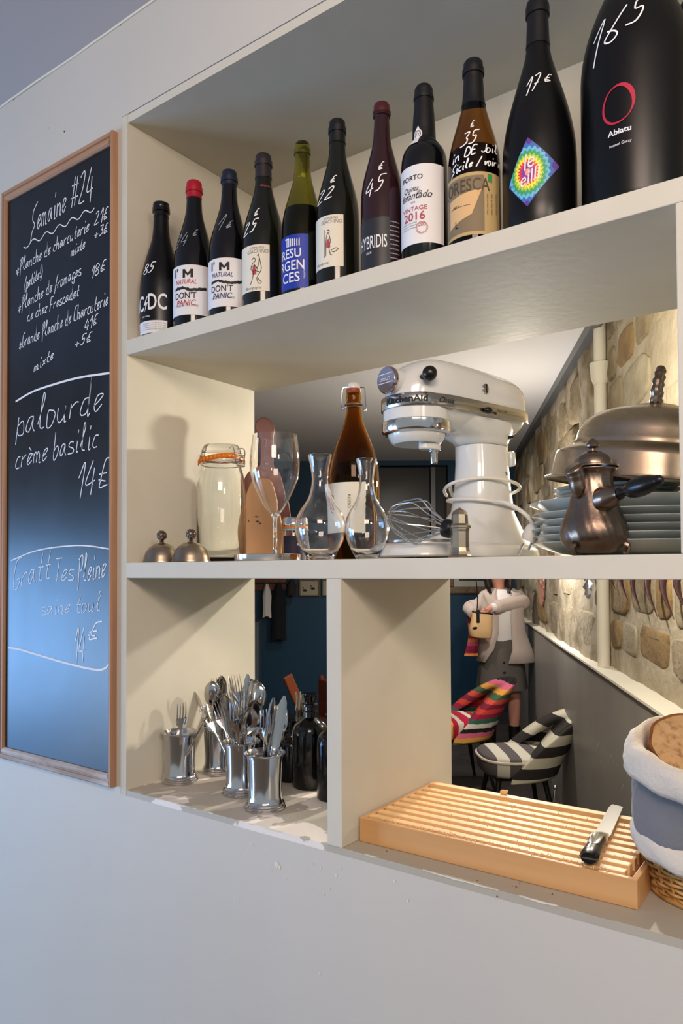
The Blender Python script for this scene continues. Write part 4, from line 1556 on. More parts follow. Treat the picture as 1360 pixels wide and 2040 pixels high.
for s_ in (-1, 1):
    ob('plug_pin', G().tube([Ti @ (b + side * (.0095 * s_)), Ti @ (b + side * (.0095 * s_) + d * .021)], .0022, 8), M['chrome'], plug)

# ---- whisk lying against the mixer base
hubp = at(889, 1058, .012)
tipp = at(776, 1038, -.0)
hubp = at(889, 1052, .040)
tipp = at(776, 1026, .050)
ax = (tipp - hubp)
Lw = ax.length
ax.normalize()
sd = ax.cross(Vector((0, 0, 1))).normalized()
u2 = sd.cross(ax).normalized()
t = thing('balloon_whisk', 'wire whisk attachment with dark hub leaning against the mixer', 'whisk', hubp)
for i in range(6):
    a = pi * i / 6 + .15
    dr = sd * cos(a) + u2 * sin(a)
    pts = []
    for j in range(17):
        th = pi * j / 16
        l = Lw * (.02 + .98 * sin(th) ** .8)
        wv_ = cos(th) * .040 * (1.0 if 0 < j < 16 else .3)
        if j in (0, 16): wv_ = .008 * (1 if j == 0 else -1)
        elif j in (1, 15): wv_ = .022 * (1 if j == 1 else -1)
        pts.append(ax * l + dr * wv_)
    ob('wire_loop', G().tube(smooth_pts(pts, 4), .00105, 6), M['wire'], t)
q = ax.to_track_quat('Z', 'Y').to_matrix().to_4x4()
ob('hub', G().lathe([(0, -.012), (.013, -.012), (.015, -.008), (.015, .002), (.011, .005), (0, .005)], 28, q), M['blackpl'], t)

# ---- octagonal silver shaker
x, y, z, m = spot_on(916, .030)
t = thing('pepper_shaker', 'small octagonal silver shaker standing in front of the mixer', 'shaker', (x, y, MZ), face_cam(x, y) + .3)
H = up(1013, m)
R = 19.5 * m


def octa(r, z_):
    return [(r * cos(pi / 8 + pi / 4 * j), r * sin(pi / 8 + pi / 4 * j), z_) for j in range(8)]


ob('body', G().loft([octa(R * 1.18, 0), octa(R * 1.2, H * .03), octa(R * 1.1, H * .06), octa(R * 1.0, H * .12), octa(R * .93, H * .2), octa(R * .92, H * .52), octa(R * .98, H * .56), octa(R * .98, H * .58)]), M['silver'], t, smooth=False)
ob('screw_cap', G().loft([octa(R * 1.08, H * .585), octa(R * 1.12, H * .60), octa(R * 1.12, H * .635), octa(R * 1.0, H * .66), octa(R * .86, H * .68), octa(R * .82, H * .86), octa(R * .62, H * .94), octa(R * .3, H * .975), octa(R * .12, H)]), M['silver'], t, smooth=False)

# ---- coffee pot with a turned black handle
x, y, z, m = spot_on(1183, .058)
t = thing('coffee_pot', 'tarnished silver coffee pot with spout, domed lid and turned black handle', 'pot', (x, y, MZ), face_cam(x, y))
PP = [(0, .5), (.02, .62), (.06, .80), (.14, .96), (.22, 1.0), (.30, .97), (.40, .84), (.50, .70), (.60, .60), (.66, .58), (.70, .61), (.705, .70), (.72, .72)]
H = up(903, m)
R = 66 * m
PP = [(1107, .45), (1104, .60), (1092, .86), (1078, .98), (1062, 1.0), (1046, .95), (1030, .84), (1010, .73), (990, .65), (970, .585), (955, .57), (944, .60), (939, .71), (934, .72)]
PR = []
for v, r in PP: PR.append((up(v, m), r * R))
n = 64
rings = []
for i, (z_, r) in enumerate(PR):
    flute = .03 if 2 < i < 11 else 0
    rings.append([(r * (1 + flute * cos(22 * (2 * pi * j / n + i * .09))) * cos(2 * pi * j / n), r * (1 + flute * cos(22 * (2 * pi * j / n + i * .09))) * sin(2 * pi * j / n), z_) for j in range(n)])
zb = PR[0][0]
ob('body', G().loft(rings), M['silver_dark'], t, sub=1, ang=80)
lz = up(934, m)
ob('lid', G().lathe([(R * .74, lz), (R * .74, lz + .002), (R * .56, lz + .004), (R * .55, lz + .009), (R * .45, lz + .016), (R * .25, lz + .022), (R * .07, lz + .024), (R * .07, lz + .027), (R * .20, lz + .0295), (R * .215, lz + .032), (R * .13, lz + .038), (R * .07, lz + .041), (0, lz + .042)], 40), M['silver_dark'], t)
# spout on the side facing left-front
a = rad(-38)
dr = Vector((sin(a), -cos(a), 0))


def sp_(r_, v_): return dr * (r_ * R) + Vector((0, 0, up(v_, m)))


g = G()
g.tube(smooth_pts([sp_(.60, 1000), sp_(.66, 985), sp_(.72, 965), sp_(.80, 948), sp_(.92, 938)], 4), [.003, .005, .007, .009, .010, .011, .012, .012, .012, .012, .013, .013, .013, .013, .013, .013, .012][:17], 14)
ob('spout', g, M['silver_dark'], t, ang=80)
for aa in (-38, 82, 200):
    dd = Vector((sin(rad(aa)), -cos(rad(aa)), 0))
    ob('foot', G().tube(smooth_pts([dd * (R * .80) + Vector((0, 0, up(1085, m))), dd * (R * .98) + Vector((0, 0, up(1094, m))), dd * (R * .92) + Vector((0, 0, up(1104, m))), dd * (R * .84) + Vector((0, 0, .003))], 4), [.005] * 4 + [.0035] * 5 + [.003] * 4, 8), M['silver_dark'], t)
# handle: built in world then brought into the pot's space
Ti = (Matrix.Translation((x, y, MZ)) @ Matrix.Rotation(face_cam(x, y), 4, 'Z')).inverted()
h0, h1 = at(1205, 993, .03), at(1322, 953, -.015)
hd = h1 - h0
sock = ob('handle_socket', G().tube([Ti @ (h0 + hd * f) for f in (-.06, .02, .10, .18, .24, .26)], [.017, .017, .0155, .011, .0085, .0085], 20), M['silver_dark'], t)
fs = [.25, .28, .31, .34, .38, .44, .52, .62, .72, .82, .88, .90, .94, .97, .99]
rs = [.0065, .0085, .0065, .0055, .007, .0105, .0128, .0135, .0125, .010, .0075, .0072, .0065, .004, .001]
ob('turned_handle', G().tube([Ti @ (h0 + hd * f) for f in fs], rs, 20), M['blackpl'], t)

# ---- stacks of plates
px_, py_ = xat(1262, .225), .225
mpl = Vector((px_, py_ + 1)).dot(Vector((F2.x, F2.y))) / FPX
RP = .158
PV = [1107, 1090, 1074, 1059, 1044, 1030]
proto = None
names_ = ['bottom', 'second from the bottom', 'third from the bottom', 'fourth from the bottom', 'topmost', 'top']
names2_ = ['bottom', 'second from the bottom', 'third from the bottom', 'third from the top', 'second from the top', 'topmost']
PZ = []
for i in range(5):
    z_ = MZ + .0003 + i * .0115
    PZ.append(z_)
    lab = '%s plate of the stack of large pale plates' % names_[i]
    if proto is None:
        proto = thing('dinner_plate', lab, 'plate', (px_, py_, z_), 0, 'stack of large pale plates')
        ob('plate_body', G().lathe([(0, 0), (.090, 0), (.092, .003), (RP * .72, .006), (RP * .98, .020), (RP, .0215), (RP * .985, .0230), (RP * .74, .0115), (.09, .0075), (0, .0065)], 64), M['plate'], proto)
    else:
        c = copy_tree(proto)
        c.location = (px_ + random.uniform(-.003, .003), py_ + random.uniform(-.002, .002), z_)
        c['label'] = lab
# wide shallow bowl on top
zb = PZ[-1] + .0120
t = thing('serving_bowl', 'wide shallow pale bowl topping the large plate stack', 'bowl', (px_ - .002, py_, zb))
ob('bowl_body', G().lathe([(0, 0), (.08, 0), (.083, .004), (RP * .80, .014), (RP * .99, .0275), (RP * 1.0, .029), (RP * .985, .0295), (RP * .78, .018), (.078, .009), (0, .008)], 64), M['plate'], t)
# small plates under the cloche
zs = zb + .0085
proto = None
sx_, sy_ = px_ - .028, py_ + .01
for i in range(6):
    lab = '%s plate of the small white plates under the cloche' % names2_[i]
    z_ = zs + i * .0072
    if proto is None:
        proto = thing('side_plate', lab, 'plate', (sx_, sy_, z_), 0, 'stack of small plates under the cloche')
        ob('plate_body', G().lathe([(0, 0), (.062, 0), (.064, .002), (.098, .0085), (.100, .0095), (.098, .0105), (.06, .0045), (0, .004)], 56), M['plate'], proto)
    else:
        c = copy_tree(proto)
        c.location = (sx_ + random.uniform(-.002, .002), sy_, z_)
        c['label'] = lab
# ---- the big cloche
cx_, cy_ = xat(1290, .215), .215
zc0 = zs + 5 * .0072 + .0065
t = thing('silver_cloche', 'large oval tarnished silver cloche resting on the stacked plates', 'dish cover', (cx_, cy_, zc0), 0, None, (rad(0), rad(8), rad(4)))
RC = .152
SY = .80
prof = [(1.035, 0), (1.045, .002), (1.035, .004), (.99, .0055), (.975, .010), (.955, .040), (.94, .046), (.90, .050), (.80, .056), (.78, .060), (.785, .063), (.765, .067), (.75, .080), (.69, .097), (.58, .110), (.42, .119), (.25, .124), (.2, .127), (.05, .131), (0, .131)]
ob('dome', G().lathe([(r * RC, z_) for r, z_ in prof], 96, None, 1, SY), M['silver'], t, ang=50)
g = G()
# curved ribbed stem handle
pts = smooth_pts([(-.014, 0, .128), (-.018, 0, .146), (-.014, 0, .164), (-.006, 0, .178), (.002, 0, .182), (.006, 0, .174), (.004, 0, .160), (.007, 0, .144), (.012, 0, .128)], 4)
g.tube([(p.z * 0 - .002, p.x * 1.1, p.z) for p in pts], [.0068 + .0012 * sin(i * 1.9) for i in range(len(pts))], 12)
ob('handle', g, M['silver_dark'], t, ang=80)

# ================================================================== LOWER LEFT BAY: cups of cutlery, dark bottles
LZ0 = LZ + .0003


def cup(uc, vb, lab):
    p = at_z(uc, vb, LZ)
    m = (p - CAM).dot(F2) / FPX
    R = 42 * m * (1.0 if uc < 600 else 1)
    R = .0405
    t = thing('silver_cup', lab, 'cup', (p.x, p.y, LZ0), face_cam(p.x, p.y), 'silver cups of cutlery')
    H = .108
    pr = [(R * .97, 0), (R * .99, .002), (R * .99, .004), (R * .95, .005), (R * .955, .0085), (R * .91, .0095), (R * .915, .013), (R * .86, .0145), (R * .825, .019), (R * .80, .026), (R * .80, .05), (R * .84, .085),
          (R * .865, H - .0085), (R * .90, H - .008), (R * .905, H - .004), (R * .97, H - .0025), (R * 1.0, H - .001), (R * 1.0, H), (R * .95, H + .0003)]
    ob('cup_body', G().lathe([(0, 0)] + pr + [(R * .83, H - .006), (R * .80, .085), (R * .76, .05), (R * .76, .012), (0, .010)], 56), M['chrome'], t, ang=55)
    return p.x, p.y, R, H


CUPS = {}
for k_, uc, vb, lab in [('A', 358, 1556, 'silver cup standing alone at the left, with a single upright fork'),
                        ('B', 436, 1538, 'silver cup furthest back, packed with knives and spoons'),
                        ('E', 470, 1556, 'silver cup hidden behind the middle one, crammed with cutlery'),
                        ('C', 481, 1580, 'middle silver cup with forks leaning out, behind the nearest cup'),
                        ('D', 528, 1610, 'nearest silver cup, holding upright table knives')]:
    if k_ == 'E': continue
    CUPS[k_] = cup(uc, vb, lab)
CUPS['E'] = cup(497, 1553, 'rear silver cup hidden behind the middle one, crammed with spoons')


def cutlery_piece(kind):
    """unit shape standing along +Z, length .2, flat face toward -Y"""
    g = G()
    if kind == 'fork':
        hand = [(0, .0085, .0018), (.004, .0095, .002), (.05, .0070, .002), (.09, .0040, .0022), (.13, .0030, .0024), (.138, .0045, .002), (.146, .0100, .0014), (.156, .0118, .0012), (.162, .0120, .0012)]
    elif kind == 'spoon':
        hand = [(0, .0085, .0018), (.004, .0095, .002), (.05, .0070, .002), (.09, .0040, .0022), (.13, .0030, .0024), (.140, .0035, .0022)]
    else:
        hand = [(0, .0075, .004), (.004, .0085, .0045), (.05, .0085, .0045), (.088, .0070, .0042), (.094, .0060, .003), (.098, .0085, .0012), (.13, .0098, .0010), (.165, .0095, .0009), (.185, .0072, .0008), (.198, .0022, .0007)]
    rings = []
    for z_, w_, t_ in hand:
        yo = .004 * sin(min(z_ / .16, 1) * pi) if kind != 'knife' else 0
        rings.append([(w_ * cos(2 * pi * j / 10), yo + t_ * sin(2 * pi * j / 10), z_) for j in range(10)])
    g.loft(rings)
    if kind == 'fork':
        for i in range(4):
            x_ = -.0093 + i * .0062
            g.tube([(x_ * .95, .0010, .158), (x_, -.0022, .172), (x_, -.0030, .188), (x_ * .96, -.0012, .2)], [.0019, .0016, .0014, .0007], 6, flat=.7)
    if kind == 'spoon':
        nn_, mm = 14, 8
        rings = []
        for i in range(mm + 1):
            f = i / mm
            z_ = .138 + .062 * f
            w_ = .0205 * sqrt(max(0.02, 1 - (2 * (f ** .85) - 1) ** 2)) if i not in (0, mm) else .003
            w_ = max(w_, .003)
            ring = []
            for j in range(nn_ + 1):
                a = -1 + 2 * j / nn_
                ring.append((w_ * a, .010 * (w_ / .0205) * (1 - a * a) - .001, z_))
            ring2 = [(x_, y_ + .0011, z_) for x_, y_, z_ in ring[::-1]]
            rings.append(ring + ring2)
        g.loft(rings)
    return g


PROTO = {}


def piece(kind, cupk, u, v, spin=0, dz=.012, dx=0, dy=0, tip=.2, lab=None, dyt=0):
    """one piece of cutlery standing in a cup with its tip at picture point (u, v)"""
    cx_, cy_, R, H = CUPS[cupk]
    bx_, by_ = cx_ + dx, cy_ + dy
    z0 = LZ0 + dz
    best = None
    for yy in [cy_ + dyt + q * .004 for q in range(-12, 13)]:
        p = at(u, v, yy)
        L = (p - Vector((bx_, by_, z0))).length
        e = abs(L - .2) + .15 * abs(yy - cy_ - dyt)
        if best is None or e < best[0]: best = (e, p)
    p = best[1]
    d = (p - Vector((bx_, by_, z0))).normalized()
    base = p - d * .2
    o = PROTO.get(kind)
    rot = d.to_track_quat('Z', 'Y').to_matrix()
    # turn so the local -Y faces the camera as nearly as possible, then spin
    ang0 = 0
    cam2 = (CAM - p).normalized()
    yl = rot @ Vector((0, 1, 0))
    xl_ = rot @ Vector((1, 0, 0))
    ang0 = atan2(-(cam2.dot(xl_)) * -1, -(cam2.dot(yl)))
    rotm = rot @ Matrix.Rotation(ang0 + spin, 3, 'Z')
    if o is None:
        o = ob({'fork': 'table_fork', 'knife': 'table_knife', 'spoon': 'table_spoon'}[kind], cutlery_piece(kind), M['cutl'], None, ang=70)
        PROTO[kind] = o
        c = o
    else:
        c = o.copy()
        COL.objects.link(c)
    c.location = base
    c.rotation_euler = rotm.to_euler()
    where = {'A': 'left', 'B': 'furthest', 'C': 'middle', 'D': 'nearest', 'E': 'rear hidden'}[cupk]
    tag(c, lab, {'fork': 'fork', 'knife': 'knife', 'spoon': 'spoon'}[kind], '%ss in the %s silver cup' % (kind, where))
    return c


piece('fork', 'A', 361, 1400, .3, .006, .004, 0, lab='single fork standing upright in the left silver cup')
piece('knife', 'A', 418, 1413, 1.4, .012, -.012, 0, lab='dark knife leaning far right out of the left silver cup', dyt=.03)
k = 'B'
piece('knife', k, 381, 1352, 1.2, .02, .008, lab='blunt knife leaning furthest left out of the furthest cup')
piece('fork', k, 396, 1372, .5, .01, .006, lab='fork leaning left out of the furthest cup, beside the blunt knife')
piece('knife', k, 407, 1357, .9, .02, .002, lab='narrow dark knife between two forks in the furthest cup')
piece('spoon', k, 422, 1357, 2.8, .02, -.004, lab='spoon showing its back, upright in the furthest cup')
piece('fork', k, 428, 1350, .2, .02, 0, .008, lab='fork standing upright just behind the spoon in the furthest cup')
piece('spoon', k, 440, 1346, .8, .02, -.008, .004, lab='tallest spoon at the right of the furthest cup')
piece('knife', k, 404, 1378, .2, .005, .010, -.008, lab='bright bladed knife slanting left in front of the furthest cup')
piece('spoon', k, 447, 1384, 0, .008, -.010, -.01, lab='spoon with its bowl facing out, right of the furthest cup')
piece('fork', k, 414, 1364, .3, .016, .004, -.004, lab='fork leaning left in the middle of the furthest cup')
piece('fork', k, 436, 1362, -.1, .012, -.004, -.008, lab='fork with lowered tines at the front of the furthest cup')
k = 'E'
piece('knife', k, 455, 1345, 1.0, .02, 0, lab='round-tipped knife at the left of the rear hidden cup')
piece('fork', k, 468, 1344, .2, .02, 0, .006, lab='fork with tines highest of all, in the rear hidden cup')
piece('fork', k, 458, 1362, -.3, .012, -.006, -.004, lab='lower fork leaning left in the rear hidden cup')
piece('knife', k, 493, 1341, .1, .02, -.006, lab='sharp-pointed knife leaning right, topmost of the bunch')
piece('spoon', k, 499, 1352, 2.9, .02, 0, .008, lab='large spoon leaning right, leftmost of three nested ones')
piece('spoon', k, 508, 1354, 2.7, .02, 0, .004, lab='large spoon leaning right, middle of three nested ones')
piece('spoon', k, 517, 1360, 2.6, .02, 0, 0, lab='large spoon leaning right, rightmost of three nested ones')
piece('spoon', k, 507, 1395, .2, -.004, 0, -.014, lab='round spoon with its bowl facing out below the nested spoons')
k = 'C'
piece('fork', k, 403, 1408, .1, .004, .012, .0, lab='fork sprawling far left out of the middle cup', dyt=-.02)
piece('knife', k, 446, 1404, .3, .006, .006, 0, lab='knife slanting left out of the middle cup beside the sprawling fork')
piece('fork', k, 467, 1398, .1, .004, .004, -.01, lab='fork with four long tines facing out of the middle cup')
piece('fork', k, 484, 1386, .5, .01, 0, .008, lab='fork behind, standing nearly upright in the middle cup')
piece('spoon', k, 497, 1410, .5, .0, -.004, 0, lab='dull spoon at the right of the middle cup')
piece('fork', k, 430, 1400, .2, .004, .008, .006, lab='fork behind the sprawling fork, leaning left in the middle cup')
piece('fork', k, 476, 1408, -.2, .004, .0, -.014, lab='frontmost fork leaning right in the middle cup')
piece('knife', k, 458, 1392, .8, .01, .004, .01, lab='knife at the back of the middle cup')
k = 'D'
piece('fork', k, 527, 1413, .3, -.002, .0, .004, lab='fork leaning at the left of the nearest cup')
piece('knife', k, 545, 1388, .5, .012, -.012, 0, lab='left one of two broad table knives in the nearest cup')
piece('knife', k, 567, 1384, .15, .012, .004, -.006, lab='right one of two broad table knives in the nearest cup')
piece('spoon', k, 561, 1400, 2.4, -.004, .002, .012, lab='spoon behind the two broad knives in the nearest cup')
piece('fork', k, 535, 1425, .9, -.006, -.010, .01, lab='short-looking fork tucked behind in the nearest cup')
# two pieces standing in a cup further back by the dark bottles
CUPS['F'] = cup(600, 1534, 'silver cup at the back behind the dark bottles')
for u, v, kk, l in [(588, 1378, 'fork', 'leftmost fork in the cup behind the dark bottles'), (598, 1375, 'knife', 'knife in the cup behind the dark bottles'), (608, 1383, 'fork', 'rightmost fork in the cup behind the dark bottles')]:
    where = None
    c = None
    CUPS['B_'] = CUPS['F']
    c = piece(kk, 'E', u, v, .3, .015, lab=l) if False else None
    cx_, cy_, R, H = CUPS['F']
    p = at(u, v, cy_ + .005)
    d = (p - Vector((cx_, cy_, LZ0 + .01))).normalized()
    c = PROTO[kk].copy()
    COL.objects.link(c)
    c.location = p - d * .2
    c.rotation_euler = (d.to_track_quat('Z', 'Y').to_matrix() @ Matrix.Rotation(pi + .8, 3, 'Z')).to_euler()
    tag(c, l, kk, 'cutlery in the cup behind the dark bottles')

# dark swing bottles at the right of that bay
for uc, vb, vt, rw, lab, nw in [(618, 1566, 1380, 36, 'black glass bottle with ringed neck, tallest beside the nearest silver cup', .34),
                                (580, 1552, 1432, 31, 'dark squat bottle half hidden behind the nearest silver cup', .5),
                                (664, 1590, 1398, 33, 'dark bottle cut off by the divider panel', .34)]:
    p = at_z(uc, vb, LZ)
    m = (p - CAM).dot(F2) / FPX
    R = rw * m
    H = up(vt, m, LZ0)
    t = thing('dark_bottle', lab, 'bottle', (p.x, p.y, LZ0), 0, 'dark glass bottles beside the cutlery')
    pr = [(R * .92, 0), (R, .005), (R, H * .56), (R * .97, H * .62), (R * .85, H * .67), (R * .6, H * .71), (R * nw, H * .745), (R * nw, H * .86), (R * (nw + .12), H * .87), (R * (nw + .12), H * .89), (R * nw, H * .90), (R * nw, H * .95), (R * (nw + .06), H * .96), (R * (nw + .06), H)]
    ob('glass', G().lathe([(0, 0)] + pr + [(0, H)], 40), M['blackglass'], t, ang=50)
    ob('neck_ring', G().lathe([(R * (nw + .02), H * .80), (R * (nw + .10), H * .805), (R * (nw + .10), H * .815), (R * (nw + .02), H * .82)], 32), M['blackglass'], t)

# ================================================================== LOWER RIGHT BAY: bread board, knife, baskets
q0 = at_z(716, 1676, LZ)
q1 = at_z(1270, 1814, LZ)
e = (q1 - q0)
Lb = e.length
e.normalize()
br = at_z(1309, 1762, LZ)
tl = at_z(862, 1556, LZ + .040)
nrm = Vector((-e.y, e.x, 0))
Db = (Vector((tl.x, tl.y, 0)) - Vector((q0.x, q0.y, 0))).dot(nrm)
print('board', Lb, Db, q0, q1)
t = thing('bread_board', 'slatted bamboo bread board box on the ledge', 'board', (q0.x, q0.y, LZ0), atan2(e.y, e.x))
BH_ = .040
W_ = .0085
ob('front_rail', G().box(0, Lb, 0, W_, 0, BH_), M['bamboo_end'], t, smooth=False, bev=.0012)
ob('back_rail', G().box(0, Lb, Db - W_, Db, 0, BH_), M['bamboo_end'], t, smooth=False, bev=.0012)
ob('end_rail', G().box(0, W_, W_, Db - W_, 0, BH_), M['bamboo_end'], t, smooth=False, bev=.0012)
ob('end_rail', G().box(Lb - W_, Lb, W_, Db - W_, 0, BH_), M['bamboo_end'], t, smooth=False, bev=.0012)
ob('tray_floor', G().box(W_, Lb - W_, W_, Db - W_, .002, .008), M['bamboo_end'], t, smooth=False)
ns = 9
gapw = (Db - 2 * W_ - .002) / ns
sw = gapw * .55
slat0 = None
for i in range(ns):
    y0 = W_ + .001 + gapw * i + (gapw - sw) * .5
    if slat0 is None:
        slat0 = ob('slat', G().box(W_, Lb - W_ - .012, 0, sw, .024, .0405), M['bamboo'], t, smooth=False, bev=.001)
        slat0.location.y = y0
    else:
        c = slat0.copy()
        COL.objects.link(c)
        c.location.y = y0
        if i == ns - 1: c.location.z = .0035
for x_ in (.012, Lb - .030):
    ob('cross_bar', G().box(x_, x_ + .014, W_, Db - W_, .012, .0238), M['bamboo_end'], t, smooth=False)
g = G()
for i in range(520):
    edge = random.random()
    if edge < .45:
        x_, y_ = random.uniform(.02, Lb - .03), random.choice([random.gauss(W_ * .9, .002), random.gauss(W_ * 1.6, .003)])
    else:
        x_, y_ = random.uniform(.02, Lb - .03), W_ + .001 + gapw * random.randrange(ns) + (gapw - sw) * .5 + random.choice([.001, sw - .001]) + random.gauss(0, .0012)
    r_ = random.uniform(.0004, .0012)
    g.ball((x_, max(.001, min(Db - .001, y_)), .0408 + r_ * .3), r_, 5, 3)
o = ob('crumbs', g, M['crumb'], t)
o['kind'] = 'stuff'
o = ob('bread_morsel', G().ball((0, 0, .005), .0055, 7, 5, (1.4, .8, .9)).ball((.006, 0, .008), .003, 6, 4), M['crumb'])
pm_ = at_z(1003, 1585, LZ + .041)
o.location = (pm_.x, pm_.y, LZ + .0422)
tag(o, 'little bread morsel lying on the back edge of the slatted board', 'crumb')
g = G()
for u, v in [(990, 1792), (1020, 1771), (1028, 1773), (1035, 1765), (1100, 1787), (770, 1702), (1090, 1768), (950, 1760)]:
    p = at_z(u, v - 5, LZ)
    g.ball((p.x, p.y, LZ + .0008), random.uniform(.0008, .0018), 6, 4)
o = ob('ledge_crumbs', g, M['crust'])
o['kind'] = 'stuff'
tag(o, 'dark scattered crumbs on the ledge in front of the bread board', 'crumbs')

# bread knife
ka = at_z(1172, 1725, LZ + .0425)
kb = at_z(1228, 1612, LZ + .0425)
kd = kb - ka
KL = Vector((kd.x, kd.y)).length
t = thing('bread_knife', 'serrated bread knife with black riveted handle lying across the slatted board', 'knife', (ka.x, ka.y, LZ + .0425), atan2(kd.y, kd.x))
hl = KL * .42
w_ = .0135
g = G()
bl = [(hl * .86, -w_ * .75), (hl, -w_ * .9)]
n = 34
for i in range(n + 1):
    x_ = hl + (KL * .97 - hl) * i / n
    bl.append((x_, -w_ * (.9 - .1 * i / n) - (.0012 if i % 2 else 0)))
bl += [(KL * .985, -w_ * .5), (KL, w_ * .55), (KL * .93, w_ * .75), (hl, w_ * .8), (hl * .86, w_ * .75)]
g.loft([[(a, b, .006) for a, b in bl], [(a, b, .0076) for a, b in bl]])
ob('blade', g, M['steel'], t, smooth=False)
prof = [(0, .0105, .010), (.006, .0135, .013), (.02, .0130, .013), (.05, .0115, .012), (hl * .62, .0125, .012), (hl * .7, .0120, .0118)]
ob('handle', G().loft([[(x_, a * cos(2 * pi * j / 20), .0105 + b * .8 * sin(2 * pi * j / 20)) for j in range(20)] for x_, a, b in prof]), M['blackpl'], t)
prof = [(hl * .68, .0122, .0122), (hl * .80, .0125, .011), (hl * .92, .0118, .007), (hl * 1.02, .0100, .003)]
ob('bolster', G().loft([[(x_, a * cos(2 * pi * j / 20), .0085 + b * .8 * sin(2 * pi * j / 20)) for j in range(20)] for x_, a, b in prof]), M['chrome'], t)
ob('tang_strip', G().loft([[(x_, a * 1.012 * cos(2 * pi * j / 20), .0105 + .0014 * sin(2 * pi * j / 20)) for j in range(20)] for x_, a, b in [(-.0006, .0105, 0), (.006, .0138, 0), (.02, .0133, 0), (.05, .0118, 0), (hl * .66, .0127, 0)]]), M['chrome'], t)
top = ob('top_plate', G().loft([[(x_, a * cos(2 * pi * j / 20), z0_ + .0012 * sin(2 * pi * j / 20)) for j in range(20)] for x_, a, z0_ in [(hl * .30, .004, .0196), (hl * .34, .0085, .0200), (hl * .6, .0095, .0204), (hl * .74, .009, .0190)]]), M['chrome'], t)

# stack of bread baskets at the right edge
bc = at_z(1432, 1790, LZ)
bkx, bky = bc.x, bc.y + .01
mB = Vector((bkx, bky + 1)).dot(Vector((F2.x, F2.y))) / FPX
print('basket', bkx, bky, mB)


def wob(a, s_, k_=0):
    return 1 + s_ * (sin(3 * a + k_) * .5 + sin(7 * a + 2 * k_) * .3 + sin(13 * a + k_) * .2)


def basket(z0, R0, R1, H, cloth, lab, tilt=(0, 0), skirt=.5, weave=True, ck=0, sy=.9, dx=0, dy=0):
    t = thing('bread_basket', lab, 'basket', (bkx + dx, bky + dy, z0), 0, 'stack of lined bread baskets', (tilt[0], tilt[1], 0))
    if weave:
        rows = max(6, int(H / .0062))
        g = G()
        ns_ = 30
        for i in range(rows):
            z_ = .003 + (H - .006) * i / (rows - 1)
            R = R0 + (R1 - R0) * (i / (rows - 1)) ** .8
            pts = []
            for j in range(ns_ * 4):
                a = 2 * pi * j / (ns_ * 4)
                rr = R + .0026 * cos(ns_ / 2 * a + pi * i)
                pts.append((rr * cos(a), rr * sy * sin(a), z_ + .0008 * sin(5 * a + i)))
            g.tube(pts, .0024, 6, True)
        wv = ob('woven_strands', g, M['wicker'], t)
        wv['kind'] = 'stuff'
        st0 = None
        for j in range(ns_):
            a = 2 * pi * j / ns_
            pts = [(R_ * cos(a), R_ * sy * sin(a), z_) for R_, z_ in [(R0, 0), ((R0 * .6 + R1 * .4) , H * .35), (R0 * .25 + R1 * .75, H * .7), (R1, H)]]
            ob('stake', G().tube(pts, .0021, 6), M['wicker'], t)
        ob('base_ring', G().tube([(R0 * 1.02 * cos(2 * pi * j / 40), R0 * 1.02 * sy * sin(2 * pi * j / 40), .004) for j in range(40)], .0042, 8, True), M['wicker'], t)
        ob('base_mat', G().lathe([(0, 0), (R0, 0), (R0, .004), (0, .005)], 32, None, 1, sy), M['wicker'], t)
    # cloth liner: up from inside, over the rim, down outside
    rings = []
    N = 72
    outl = [(R1 + .008, H - skirt), (R1 + .0125, H - skirt * .8), (R1 + .0135, H - skirt * .5), (R1 + .0135, H - skirt * .2), (R1 + .011, H + .004), (R1 + .004, H + .010), (R1 - .004, H + .007), (R1 - .008, H - .004), (R1 * .93 - .006, H * .6), (R0 * .97, .012), (R0 * .5, .009), (.001, .009)]
    for i, (r_, z_) in enumerate(outl):
        amp = [.045, .042, .038, .032, .022, .02, .02, .024, .03, .02, .01, 0][i]
        ring = []
        for j in range(N):
            a = 2 * pi * j / N
            k2 = wob(a + i * .12, amp, ck)
            ring.append((r_ * k2 * cos(a), r_ * k2 * sy * sin(a), z_ + (.004 * sin(4 * a + ck) + .002 * sin(11 * a + ck) if i < 8 else 0)))
        rings.append(ring)
    ob('cloth_liner', G().loft(rings, cap=False), cloth, t, ang=80, solid=.0012)
    return t


basket(LZ0, .088, .106, .086, M['linen'], 'lowest bread basket of the stack, wicker with a pale linen liner', (0, 0), .028, True, 0)
basket(LZ0 + .071, .088, .105, .085, M['greylinen'], 'middle bread basket of the stack, wrapped in grey linen', (0, rad(3)), .080, True, 1.7)
basket(LZ0 + .112, .086, .126, .080, M['linen'], 'topmost bread basket of the stack, cream lined and filled with bread', (rad(8), rad(12)), .034, True, 3.1, .9, .006, 0)


